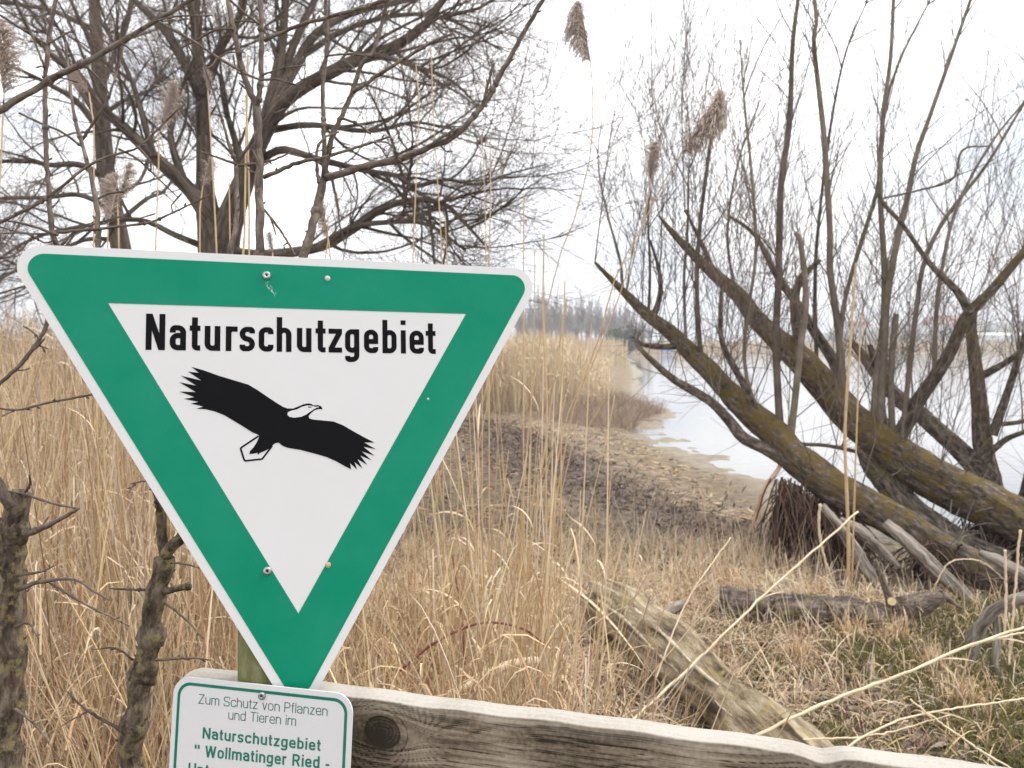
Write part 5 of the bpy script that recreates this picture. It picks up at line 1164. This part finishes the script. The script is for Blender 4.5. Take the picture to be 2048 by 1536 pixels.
# standing clump between the sign and the log
gg = np.random.default_rng(77)
for k in range(118):
    u = gg.choice([gg.normal(1005, 45), gg.normal(905, 40), gg.normal(1060, 40), gg.uniform(790, 1200)], p=[.38, .30, .20, .12]); d = gg.uniform(2.05, 3.5)
    b = P(u, 1000, d); x0, y0 = b[0], b[1]; h = gg.uniform(.45, 1.2) if gg.random() < .7 else gg.uniform(1.2, 1.8)
    lean = gg.normal(0, .10, 2); z0 = float(gz(x0, y0)) - .01
    bend = gg.normal(0, .05, 2)
    pts = [[x0, y0, z0], [x0 + lean[0] * h * .4 + bend[0], y0 + lean[1] * h * .4 + bend[1], z0 + h * .45], [x0 + lean[0] * h, y0 + lean[1] * h, z0 + h]]
    if gg.random() < .18:                              # snapped top
        a_ = np.array(pts[-1]); pts = pts + [list(a_ + np.array([gg.normal(0, .12), gg.normal(0, .05), -gg.uniform(.05, .2)]))]
    gold = gg.random() < .6; nl = int(gg.integers(0, 3)); snap = len(pts) > 3
    lab = ('tall ' if h > 1.2 else 'short ' if h < .75 else '') + ('golden' if gold else 'pale') + ' reed stalk' + (' with snapped top' if snap else '') + ('', ' with one dry leaf', ' with two dry leaves')[nl]
    lab += ' beside the sign edge' if u < 955 else ' behind the rail' if u < 1045 else ' near the broken log'
    reed(pts, gg.uniform(.0022, .0044), .0014, 'reed_gold' if gold else 'stalk_pale', lab, 'reed clump behind the rail', None, nl, gg)
# fallen stalks lying slanted
for pts, d0, d1, w0, w1, lab in [([(1240, 1462), (1390, 1325), (1550, 1170), (1716, 1024)], 2.35, 2.9, 7.5, 5, 'long fallen reed stalk slanting steeply from the rail up to the roots'), ([(1500, 1478), (1640, 1410), (1800, 1350), (1930, 1295), (2060, 1250), (2140, 1220)], 2.1, 2.3, 9, 6, 'long fallen reed stalk slanting gently over the mossy grass'), ([(1900, 1305), (1980, 1280), (2060, 1262)], 2.3, 2.35, 6, 4, 'thin reed stalk lying beside the gently slanting one'), ([(1640, 1008), (1638, 1060), (1650, 1120), (1668, 1170)], 4.4, 4.5, 7, 5, 'stiff broken reed stalk standing before the hanging roots'), ([(2040, 1060), (2030, 1180), (2018, 1330)], 3.3, 3.3, 6, 5, 'upright cut reed stalk beside the arched root'), ([(2010, 1100), (2012, 1200), (2008, 1290)], 3.4, 3.4, 6, 6, 'short thin upright reed stalk beside the arched root'), ([(1870, 1170), (1900, 1125), (1960, 1122), (2010, 1160)], 4.4, 4.4, 3.5, 2, 'thin bowed straw arching over the dark roots'), ([(1310, 1360), (1375, 1200), (1462, 1075)], 3.2, 3.6, 4, 3, 'thin straw leaning over the broken log'), ([(1640, 1530), (1800, 1440), (2060, 1395)], 2.5, 2.7, 6, 4, 'fallen stalk low in the mossy grass'), ([(1820, 1400), (1930, 1480), (2060, 1560)], 2.6, 2.5, 5, 5, 'crossing fallen stalk low in the mossy grass'), ([(1600, 1480), (1750, 1470), (1900, 1430)], 2.7, 2.7, 5, 3, 'flat lying straw over brown leaf litter')]:
    p, _ = trace(pts, d0, d1, w0, w1); p[:, 2] = np.maximum(p[:, 2], gz(p[:, 0], p[:, 1]) + .01)
    th = Thing('reed_stalk', (p[0, 0], p[0, 1], float(gz(p[0, 0], p[0, 1]))), lab, 'reed')
    n = 34; q_ = smooth(p, n); r = np.linspace(px(w0 / 2, d0), px(w1 / 2, d1), n) * .78; r[::6] *= 1.2
    th.add('stalk', MB().tubes(q_ + rng.normal(0, .0012, q_.shape), r, 7, cap=True), M['stalk_pale'])
    sh = MB(); i = int(n * .55); d = nrm(q_[i + 2] - q_[i]); s = np.linspace(0, 1, 7)[:, None]
    sh.ribbons((q_[i] + d * s * .16 + np.array([.0, -.01, -.06]) * s ** 1.6)[None], (np.sin(np.linspace(.4, 3.1, 7)) * .003)[None]); th.add('leaf', sh, M['straw_pale'])

# ------------------------------------------------------------------ masses of straw, grass and litter
def area_pts(n, u0, u1, d0, d1, power=1.0):
    """random ground positions inside a wedge seen from the path (even per square metre)"""
    d = np.sqrt(rng.uniform(d0 ** 2, d1 ** 2, n)) if power == 1.0 else d0 + (d1 - d0) * rng.random(n) ** power
    u = rng.uniform(u0, u1, n); x = (u - 1024) / FPX * d
    return x, d
def stalks(c, x, y, h, lean, bend, r0, n=5, k=3, zs=None):
    m = len(x); z0 = gz(x, y) - .01 if zs is None else zs; s = np.linspace(0, 1, n)[None, :, None]
    base = np.stack([x, y, z0], 1)[:, None, :]
    le = np.concatenate([rng.normal(0, 1, (m, 2)) * lean, np.ones((m, 1))], 1); le = nrm(le)[:, None, :] * h[:, None, None]
    be = np.concatenate([rng.normal(0, 1, (m, 2)) * bend, np.zeros((m, 1))], 1)[:, None, :] * h[:, None, None]
    pts = base + le * s + be * s ** 2
    c.tubes(pts, r0[:, None] * np.linspace(1, .45, n)[None], k)
    return pts
def blades(c, x, y, z, ln, w, rise, droop, n=5, spread=1.0):
    """curved dry leaves / grass blades from (x,y,z)"""
    m = len(x); a = rng.uniform(0, 2 * math.pi, m); s = np.linspace(0, 1, n)[None]
    d = np.stack([np.cos(a), np.sin(a)], 1) * spread
    hx = ln[:, None] * s * (1 - rise[:, None] * .6) ; hz = ln[:, None] * (rise[:, None] * s - droop[:, None] * s ** 2.2)
    pts = np.stack([x[:, None] + d[:, :1] * hx, y[:, None] + d[:, 1:] * hx, z[:, None] + hz], -1)
    g0 = gz(pts[..., 0], pts[..., 1]) + .003; pts[..., 2] = np.maximum(pts[..., 2], g0)
    side = np.stack([-np.sin(a), np.cos(a), rng.normal(0, .5, m)], 1)
    c.ribbons(pts, w[:, None] * np.array([.7, 1, .9, .6, .1] if n == 5 else np.linspace(1, .1, n))[None], nrm(side))
def stuff(name, label, cat, c, mtl):
    o = c.build(name, M[mtl]); return tag(o, label, cat, kind='stuff')
U = rng.uniform
def dens(x, y): return .5 + .5 * lumps(x * .8 + 3, y * .8)

# left reed field behind the shrubs
c = MB(); x, y = area_pts(4200, -260, 660, 2.0, 5.5); stalks(c, x, y, U(.5, 1.75, len(x)) , .12, .10, U(.0016, .0036, len(x)))
x, y = area_pts(6500, -300, 760, 5, 16); stalks(c, x, y, U(1.1, 2.15, len(x)), .08, .07, U(.0024, .0046, len(x)), 4)
x, y = area_pts(1500, -260, 560, 1.75, 4.5); h = U(.4, 1.1, len(x)); stalks(c, x, y, h, .55, .25, U(.0014, .0030, len(x)))
stuff('reed_bed', 'dense field of dry reed stalks beside the thorn shrubs', 'reeds', c, 'straw')
c = MB(); x, y = area_pts(13000, -260, 680, 2.1, 6.5); blades(c, x, y, gz(x, y) + U(0, 1.3, len(x)) * U(.2, 1, len(x)), U(.12, .42, len(x)), U(.0014, .0036, len(x)), U(.4, 1.3, len(x)), U(0, .9, len(x)))
x, y = area_pts(10000, -300, 760, 6, 15); blades(c, x, y, gz(x, y) + U(.3, 1.75, len(x)), U(.2, .5, len(x)), U(.003, .008, len(x)), U(.3, 1.1, len(x)), U(0, .8, len(x)))
stuff('reed_leaves', 'tangle of dry reed leaves in the field beside the thorn shrubs', 'reeds', c, 'straw_pale')
c = MB(); x, y = area_pts(5000, -260, 560, 2.3, 5.0); blades(c, x, y, gz(x, y) + U(0, .35, len(x)), U(.12, .4, len(x)), U(.0018, .0042, len(x)), U(0, .8, len(x)), U(.1, .9, len(x)))
stuff('undergrowth', 'dark brown fallen reed litter at the foot of the thorn shrubs', 'undergrowth', c, 'straw_dark')
# plumes thinned through the field
c = MB(); x, y = area_pts(420, -300, 760, 6.5, 16); z = gz(x, y) + U(1.5, 2.15, len(x)); m = len(x)
k = 14; xi = np.repeat(x, k) + rng.normal(0, .012, m * k); yi = np.repeat(y, k) + rng.normal(0, .012, m * k); zi = np.repeat(z, k) + U(-.12, .1, m * k)
blades(c, xi, yi, zi, U(.05, .14, m * k), U(.004, .009, m * k), U(.6, 1.1, m * k), U(.2, .9, m * k))
stuff('reed_plumes', 'pale plumes above the reed field beside the shrubs', 'reeds', c, 'plume')

# coarse straw standing close behind the rail and the shrubs
c = MB(); x, y = area_pts(420, 640, 1230, 1.45, 2.3); h = U(.62, 1.1, len(x)); stalks(c, x, y, h, .26, .14, U(.0015, .0032, len(x)), 7, 5)
x, y = area_pts(260, 640, 1250, 1.5, 2.3); blades(c, x, y, gz(x, y) + U(.5, .95, len(x)), U(.12, .34, len(x)), U(.0014, .0030, len(x)), U(.5, 1.3, len(x)), U(.1, 1.0, len(x)))
x, y = area_pts(420, -200, 420, 1.5, 2.4); stalks(c, x, y, U(.6, 1.25, len(x)), .36, .16, U(.0014, .0030, len(x)), 7, 5)
x, y = area_pts(180, -200, 430, 1.5, 2.4); blades(c, x, y, gz(x, y) + U(.4, 1.15, len(x)), U(.12, .34, len(x)), U(.0014, .0032, len(x)), U(.5, 1.3, len(x)), U(.1, 1.0, len(x)))
stuff('coarse_straw', 'coarse bent straw standing close behind the rail and shrubs', 'straw', c, 'straw')
# straw between rail and shore
c = MB(); x, y = area_pts(9000, 560, 1240, 2.0, 4.6); s_ = rng.random(len(x)) < 1.0 - np.clip((x / y * FPX + 1024 - 980) / 200, 0, .93); x, y = x[s_], y[s_]
blades(c, x, y, gz(x, y) + U(0, .22, len(x)), U(.12, .42, len(x)), U(.0014, .0036, len(x)), U(.2, 1.1, len(x)), U(.1, 1.0, len(x)))
x, y = area_pts(1300, 560, 1110, 2.0, 4.2); stalks(c, x, y, U(.2, .85, len(x)), .33, .2, U(.0013, .0030, len(x)))
stuff('dry_grass', 'tangled dry straw growing behind the rail below the reeds', 'grass', c, 'straw')
c = MB(); x, y = area_pts(9000, 540, 2250, 3.2, 6.2); tuft = lumps(x * 2.1, y * 2.1) + rng.normal(0, .25, len(x)); s_ = (tuft > -.1) & (shore(x, y) > .9) & (band(x, y) < .5); x, y = x[s_], y[s_]
blades(c, x, y, gz(x, y), U(.10, .32, len(x)), U(.0013, .0036, len(x)), U(.3, 1.2, len(x)), U(.1, .9, len(x)))
x, y = area_pts(3600, 780, 1640, 4.6, 6.2); s_ = band(x, y) < .75; x, y = x[s_], y[s_]; blades(c, x, y, gz(x, y), U(.10, .34, len(x)), U(.002, .0042, len(x)), U(.5, 1.3, len(x)), U(.1, .7, len(x)))
x, y = area_pts(520, 900, 1700, 4.0, 6.6); stalks(c, x, y, U(.15, .5, len(x)), .22, .1, U(.0018, .0036, len(x)))
stuff('dry_grass', 'pale tufts of dry grass round the logs and the mud strip', 'grass', c, 'straw_pale')
c = MB(); x, y = area_pts(6500, 600, 1500, 2.3, 4.8); blades(c, x, y, gz(x, y) + U(0, .06, len(x)), U(.08, .3, len(x)), U(.0016, .004, len(x)), U(0, .5, len(x)), U(.1, .8, len(x)))
stuff('straw_litter', 'dark old straw lying under the dry grass behind the rail', 'straw', c, 'straw_dark')
# mossy green grass and leaf litter by the rail end
c = MB(); x, y = area_pts(36000, 1380, 2300, 2.5, 4.7); u_ = x / y * FPX + 1024; s_ = (lumps(x * 1.9 + 1, y * 1.9) + rng.normal(0, .22, len(x)) + np.clip((u_ - 1700) / 500, -.35, .5)) > .0; x, y = x[s_], y[s_]
blades(c, x, y, gz(x, y), U(.05, .17, len(x)), U(.0012, .0028, len(x)), U(.4, 1.2, len(x)), U(.1, .9, len(x)))
stuff('green_grass', 'short green mossy grass on the bank past the broken log', 'grass', c, 'green')
c = MB(); x, y = area_pts(4500, 1330, 2300, 2.5, 4.9); blades(c, x, y, gz(x, y) + U(0, .03, len(x)), U(.06, .26, len(x)), U(.0012, .0030, len(x)), U(.1, 1.1, len(x)), U(.2, .9, len(x)))
for (uu, vv) in ((1790, 1290), (1705, 1280), (1500, 1235), (1600, 1330), (1870, 1350), (1930, 1420), (1450, 1180), (1640, 1205)):
    q_ = on_ground(uu, vv); m = 170; x = q_[0] + rng.normal(0, .035, m); y = q_[1] + rng.normal(0, .035, m)
    blades(c, x, y, gz(x, y), U(.14, .36, m), U(.0013, .0028, m), U(.7, 1.4, m), U(.5, 1.2, m))
stuff('sedge_tufts', 'drooping straw-coloured sedge on the bank past the broken log', 'grass', c, 'straw')
c = MB(); x, y = area_pts(5200, 1280, 2300, 2.4, 4.4); m = len(x)
blades(c, x, y, gz(x, y) + U(.002, .02, m), U(.025, .075, m), U(.006, .016, m), U(-.1, .35, m), U(-.2, .3, m))
stuff('leaf_litter', 'brown fallen leaves and chips on the bank', 'leaves', c, 'litter')
c = MB(); x = U(-1.5, 4.0, 34000); y = U(5, 17, 34000); s_ = (band(x, y) + rng.normal(0, .38, len(x)) > .5) & (shore(x, y) > .2); x, y = x[s_], y[s_]; m = len(x)
blades(c, x, y, gz(x, y) + U(0, .015, m), U(.03, .16, m), U(.004, .014, m), U(-.05, .7, m), U(-.1, .6, m))
stuff('shore_debris', 'dark washed-up reed debris on the mud strip', 'debris', c, 'debris')
c = MB(); x = U(-2, 4.2, 9000); y = U(6, 22, 9000); s_ = (lumps(x * 1.4, y * .9) + rng.normal(0, .2, len(x)) > .12) & (shore(x, y) > .15) & (band(x, y) < .6); x, y = x[s_], y[s_]; m = len(x)
blades(c, x, y, gz(x, y) + U(0, .01, m), U(.06, .26, m), U(.003, .008, m), U(-.05, .22, m), U(-.1, .2, m))
stuff('shore_straw', 'pale straw washed up on the sandy flat', 'straw', c, 'straw')
# curled leaves one can pick out
def curled_leaf(u, v, s, seed, label):
    gg = np.random.default_rng(seed); q_ = on_ground(u, v); a = np.linspace(-1, 1, 9); b = np.linspace(-1, 1, 7); A_, B_ = np.meshgrid(a, b, indexing='ij')
    w = np.sqrt(np.clip(1 - A_ ** 2, 0, 1)) * .62 + .02
    V = np.stack([A_ * s, B_ * w * s, s * (.35 * B_ ** 2 + .3 * A_ ** 2 + .12 * np.sin(A_ * 5 + B_ * 3)) + .01], -1)
    rz = gg.uniform(0, 6.28); R_ = np.array([[math.cos(rz), -math.sin(rz), 0], [math.sin(rz), math.cos(rz), 0], [0, 0, 1]])
    idx = np.arange(63).reshape(9, 7)
    o = MB().raw((V.reshape(-1, 3) @ R_.T), [np.stack([idx[:-1, :-1], idx[1:, :-1], idx[1:, 1:], idx[:-1, 1:]], -1).reshape(-1, 4)]).build('fallen_leaf', M['leaf'])
    o.location = q_; tag(o, label, 'leaf')
curled_leaf(1497, 1285, .062, 1, 'large curled rust-brown leaf in the grass before the mossy log')
curled_leaf(1605, 1345, .05, 2, 'small flat pinkish-brown leaf on the litter past the broken log')
curled_leaf(1545, 1310, .05, 6, 'pale brown leaf lying beside the rust-brown one')

# ------------------------------------------------------------------ reed bed along the shore, far
c = MB(); n = 15000; y = 17.5 + 45 * rng.random(n) ** 1.5; x = U(-.22, .25, n) * y; s_ = (shore(x, y) > .3) & (x < .132 * y - U(0, .5, n)) & (y > 18.5 + .8 * np.clip(x, 0, 9)); x, y = x[s_], y[s_]
edge = np.clip((.132 * y - x) / (.05 * y), .45, 1)
stalks(c, x, y, U(1.3, 2.15, len(x)) * edge, .06, .05, U(.005, .010, len(x)) * (1 + y / 50), 4)
m = 14000; i = rng.integers(0, len(x), m); blades(c, x[i], y[i], gz(x[i], y[i]) + U(.2, 1.75, m) * edge[i], U(.25, .6, m), U(.006, .013, m) * (1 + y[i] / 50), U(.4, 1.1, m), U(0, .8, m))
stuff('far_reed_bed', 'tall pale reed bed along the shore beyond the mud', 'reeds', c, 'reed_far')
c = MB(); n = 5200; y = U(17, 26, n); x = np.interp(y, SHORE_Y, SHORE_X) - .05 - np.abs(rng.normal(0, 1.5, n)); stalks(c, x, y, U(.12, .5, n), .4, .2, U(.003, .007, n), 4)
stuff('shore_scrub', 'low pinkish-brown dried plants on the small spit', 'scrub', c, 'pinkish')
c = MB(); n = 15000; y = U(218, 246, n); x = U(12, 330, n); s_ = shore(x, y) > .5; x, y = x[s_], y[s_]; stalks(c, x, y, U(1.8, 3.0, len(x)), .05, .04, U(.05, .12, len(x)), 3)
n = 6000; y = 62 + 110 * rng.random(n); x = np.interp(y, SHORE_Y, SHORE_X) - .5 - U(0, 1, n) * 26; stalks(c, x, y, U(1.6, 2.6, n), .05, .05, U(.02, .05, n), 3)
stuff('far_reed_bed', 'thin tan reed belt on the opposite shore of the lake', 'reeds', c, 'reed_far')

# ------------------------------------------------------------------ far trees, houses, boat
def far_tree(seed, h):
    gg = np.random.default_rng(seed); global rng
    keep, rng = rng, gg
    trunk = np.array([[0, 0, -.3], [.1, 0, h * .3], [gg.normal(0, .2), 0, h * .62], [gg.normal(0, .4), 0, h * .95]]); tr_ = np.array([.20, .16, .11, .04]) * h / 10
    T = MB().tube(trunk, tr_, 7, n=14)
    Pt, R = limbs_to_batch([(trunk, tr_)], 14)
    a = spawn(Pt, R, 40, .2, .98, (12, 36), (.3, .6), 8, .15, up=.6, rad=.5, grav=.6)
    b = spawn(*a, 230, .15, 1, (15, 50), (.35, .8), 6, .2, up=.6, rad=.6, grav=.3, minr=.035)
    d = spawn(*b, 900, .1, 1, (15, 50), (.5, 1.1), 4, .2, up=.5, rad=.7, grav=.2, minr=.026)
    C = MB().tubes(*a, k=4); C.tubes(*b, k=3); C.tubes(*d, k=3); rng = keep
    return T.mesh('trunk', M['far_bark']), C.mesh('crown', M['far_bark'])
protos = [far_tree(s, 10.0) for s in (31, 32, 33, 34)]
gg = np.random.default_rng(41)
for k in range(40):
    u = 1035 + (1300 - 1035) * (k + gg.uniform(-.4, .4)) / 39; d = gg.uniform(135, 175); q_ = P(u, 690, d); z = float(gz(q_[0], q_[1]))
    if shore(q_[0], q_[1]) < 1: q_[0] = float(np.interp(q_[1], SHORE_Y, SHORE_X)) - gg.uniform(1, 4)
    o = link('far_tree', None); o.location = (q_[0], q_[1], float(gz(q_[0], q_[1]))); s = gg.uniform(1.05, 1.42) * np.interp(u, [1035, 1150, 1250, 1300], [1.0, 1.0, .85, .6]); o.scale = (s * gg.uniform(.6, .85), s * .7, s); o.rotation_euler = (0, 0, gg.uniform(0, 6.28))
    tag(o, 'slender bare grey tree in the far row beyond the reed bed', 'tree', 'far row of bare trees')
    a, b = protos[k % 4]; link('trunk', a, o); link('crown', b, o)
def round_tree(u, d, h, w, label, mtl='evergreen', n=1500, seed=1):
    gg = np.random.default_rng(seed); q_ = P(u, 690, d); z = float(gz(q_[0], q_[1])); o = link('far_tree', None); o.location = (q_[0], q_[1], z)
    tag(o, label, 'tree')
    v = nrm(gg.normal(size=(n, 3))) * (gg.random((n, 1)) ** .4); v *= (1 + .25 * np.sin(v[:, :1] * 5 + seed) * np.cos(v[:, 2:] * 6)); pos = v * np.array([w / 2, w / 2, h * .45]) + np.array([0, 0, h * .55])
    e = nrm(gg.normal(size=(n, 3))) * h * .045; f_ = nrm(np.cross(e, gg.normal(size=(n, 3)))) * h * .03
    MB().raw(np.stack([pos - e, pos - f_, pos + e, pos + f_], 1).reshape(-1, 3), [np.arange(n * 4).reshape(n, 4)]).build('crown', M[mtl], o, sm=False)
    MB().tube(np.array([[0, 0, -.3], [0, 0, h * .6]]), np.array([.03, .015]) * h, 7, n=4).build('trunk', M['far_bark'], o)
round_tree(1252, 128, 5.0, 5.6, 'dense dark bush-like evergreen at the end of the bare tree row', seed=2)
round_tree(1232, 132, 4.0, 4.2, 'smaller dark evergreen beside the dense one in the tree row', seed=3)
FT = [(1325, 262, 6, 9), (1365, 275, 5, 8), (1420, 270, 6, 11), (1480, 268, 5, 9), (1545, 280, 6, 10), (1625, 268, 5, 10), (1700, 285, 6, 10), (1765, 280, 7, 12), (1835, 275, 6, 9), (1920, 300, 8, 12), (2035, 290, 7, 10), (2090, 285, 7, 10), (1895, 330, 9, 13), (1980, 360, 9, 14), (1660, 330, 8, 13), (1590, 340, 8, 14)]
for k, (u, d, h, w) in enumerate(FT):
    q_ = P(u, 690, d); o = link('far_tree', None); o.location = (q_[0], q_[1], float(gz(q_[0], q_[1])) - .2); s = h / 10 * 1.15; o.scale = (s * 1.5, s * 1.3, s); o.rotation_euler = (0, 0, k * 1.7)
    tag(o, 'small hazy bare tree on the opposite shore of the lake', 'tree', 'bare trees on the opposite shore'); a, b = protos[k % 4]; link('trunk', a, o); link('crown', b, o)
def house(u, d, w, dep, h, roof, label, mtl_w='wall_white', mtl_r='roof_red', rot=0.0, nwin=4, base=None):
    q_ = P(u, 690, d); z = float(gz(q_[0], q_[1])) - .3; o = link('house', None); o.location = (q_[0], q_[1], z); o.rotation_euler = (0, 0, rot); tag(o, label, 'house')
    wl_ = MB().box((0, 0, h / 2), (w, dep, h)).build('wall', M[mtl_w], o, sm=False)
    e = .5; V = [(-w / 2 - e, -dep / 2 - e, h), (w / 2 + e, -dep / 2 - e, h), (w / 2 + e, dep / 2 + e, h), (-w / 2 - e, dep / 2 + e, h), (-w / 2 - e, 0, h + roof), (w / 2 + e, 0, h + roof)]
    MB().raw(V, [np.array([[0, 1, 5, 4], [2, 3, 4, 5]]), np.array([[1, 2, 5], [3, 0, 4]]), np.array([[3, 2, 1, 0]])]).build('roof', M[mtl_r], o, sm=False)
    for fl in range(max(1, int(h // 3))):
        for k in range(nwin): MB().box((-w / 2 + w * (k + .5) / nwin, -dep / 2 - .02, 1.6 + fl * 2.9), (w / nwin * .4, .12, 1.3)).build('window', M['window_dark'], wl_, sm=False)
house(1880, 420, 17, 10, 5, 4.2, 'hazy house with a wide red roof across the lake', rot=.2)
house(1905, 445, 13, 9, 6, 3.5, 'smaller red-roofed house beside the wide-roofed one across the lake', rot=-.3, nwin=3)
house(1990, 330, 22, 12, 4.2, 1.2, 'long low white building across the lake', mtl_r='wall_white', nwin=8, rot=.05)
house(1720, 480, 12, 9, 5, 3.2, 'small white house among trees across the lake', rot=.4, nwin=3)
q_ = P(1333, 702, 150); zb = WATER
boat = link('moored_boat', None); boat.location = (q_[0], q_[1], WATER - .1); boat.rotation_euler = (0, 0, .5); tag(boat, 'small moored boat under a bright blue tarpaulin near the tree row', 'boat')
s = np.linspace(-1, 1, 11); hb = np.array([[t_ * 1.9, sd_ * .75 * (1 - t_ ** 4) ** .6 * f_, z_] for t_ in s for sd_, f_, z_ in ((-1, 1, .62), (-1, .7, .1), (1, .7, .1), (1, 1, .62))]); idx = np.arange(44).reshape(11, 4)
MB().raw(hb, [np.stack([idx[:-1, :-1], idx[1:, :-1], idx[1:, 1:], idx[:-1, 1:]], -1).reshape(-1, 4)]).build('hull', M['boat_hull'], boat)
tb = np.array([[t_ * 1.8, w_ * .78 * (1 - t_ ** 4) ** .6, .62 + (1.05 * (1 - t_ ** 2) ** .5 + .05) * (1 - w_ ** 2) ** .7] for t_ in s for w_ in np.linspace(-1, 1, 7)]); idx = np.arange(77).reshape(11, 7)
MB().raw(tb, [np.stack([idx[:-1, :-1], idx[1:, :-1], idx[1:, 1:], idx[:-1, 1:]], -1).reshape(-1, 4)]).build('tarpaulin', M['tarp_blue'], boat)

# straw lying over the sunken log, and dry stems among the driftwood
c = MB(); 
for k in range(26):
    q_ = on_ground(1440 + 15 * k, 1205 + 1.6 * k); m = 26; x = q_[0] + rng.normal(0, .06, m); y = q_[1] + rng.normal(0, .10, m)
    blades(c, x, y, gz(x, y) + U(.02, .16, m), U(.10, .34, m), U(.0014, .0032, m), U(.1, 1.1, m), U(.2, 1.0, m))
stuff('draped_straw', 'dry straw draped over the low mossy log', 'straw', c, 'straw_pale')

# matted straw over the near bank and against the broken log
c = MB(); x, y = area_pts(6500, 1090, 1900, 2.9, 5.3); s_ = rng.random(len(x)) < np.clip(1.1 - (x / y * FPX + 1024 - 1330) / 330, .06, 1); x, y = x[s_], y[s_]
blades(c, x, y, gz(x, y) + U(.005, .07, len(x)), U(.14, .42, len(x)), U(.0012, .0030, len(x)), U(-.1, .7, len(x)), U(0, .7, len(x)))
for (uu, vv) in ((1290, 1390), (1340, 1430), (1250, 1340), (1385, 1470), (1230, 1300), (1420, 1380), (1470, 1440)):
    q_ = on_ground(uu, vv); m = 90; x = q_[0] + rng.normal(0, .07, m); y = q_[1] + rng.normal(0, .05, m); blades(c, x, y, gz(x, y), U(.14, .36, m), U(.0012, .0028, m), U(.6, 1.4, m), U(.2, 1.1, m))
stuff('matted_straw', 'matted pale straw on the bank round the broken log', 'straw', c, 'straw_pale')
c = MB(); x, y = area_pts(420, 1400, 2250, 2.7, 5.0); m = len(x); t_ = grow(np.stack([x, y, gz(x, y) + .01], 1), nrm(np.stack([rng.normal(size=m), rng.normal(size=m), U(.05, .6, m)], 1)), U(.12, .5, m), U(.0015, .004, m), 7, .35, -.3, .3)
t_[0][..., 2] = np.maximum(t_[0][..., 2], gz(t_[0][..., 0], t_[0][..., 1]) + .004); c.tubes(*t_, k=4)
stuff('fallen_twigs', 'thin dead twigs scattered over the grassy bank', 'twigs', c, 'twig_big')

# ------------------------------------------------------------------ the air over the lake
hz = MB().box((350, 1180, 33), (3000, 2600, 72)).build('haze', None, sm=False)
tag(hz, 'thin pale haze over the lake and the far shore', 'haze', kind='stuff')
hm = bpy.data.materials.new('haze'); hm.use_nodes = True
hn = hm.node_tree.nodes; hn.clear()
ho = hn.new('ShaderNodeOutputMaterial'); hv = hn.new('ShaderNodeVolumePrincipled')
hv.inputs['Color'].default_value = (.93, .95, 1.0, 1); hv.inputs['Density'].default_value = .0014; hv.inputs['Anisotropy'].default_value = .1
hm.node_tree.links.new(hv.outputs[0], ho.inputs['Volume'])
hz.data.materials.append(hm)
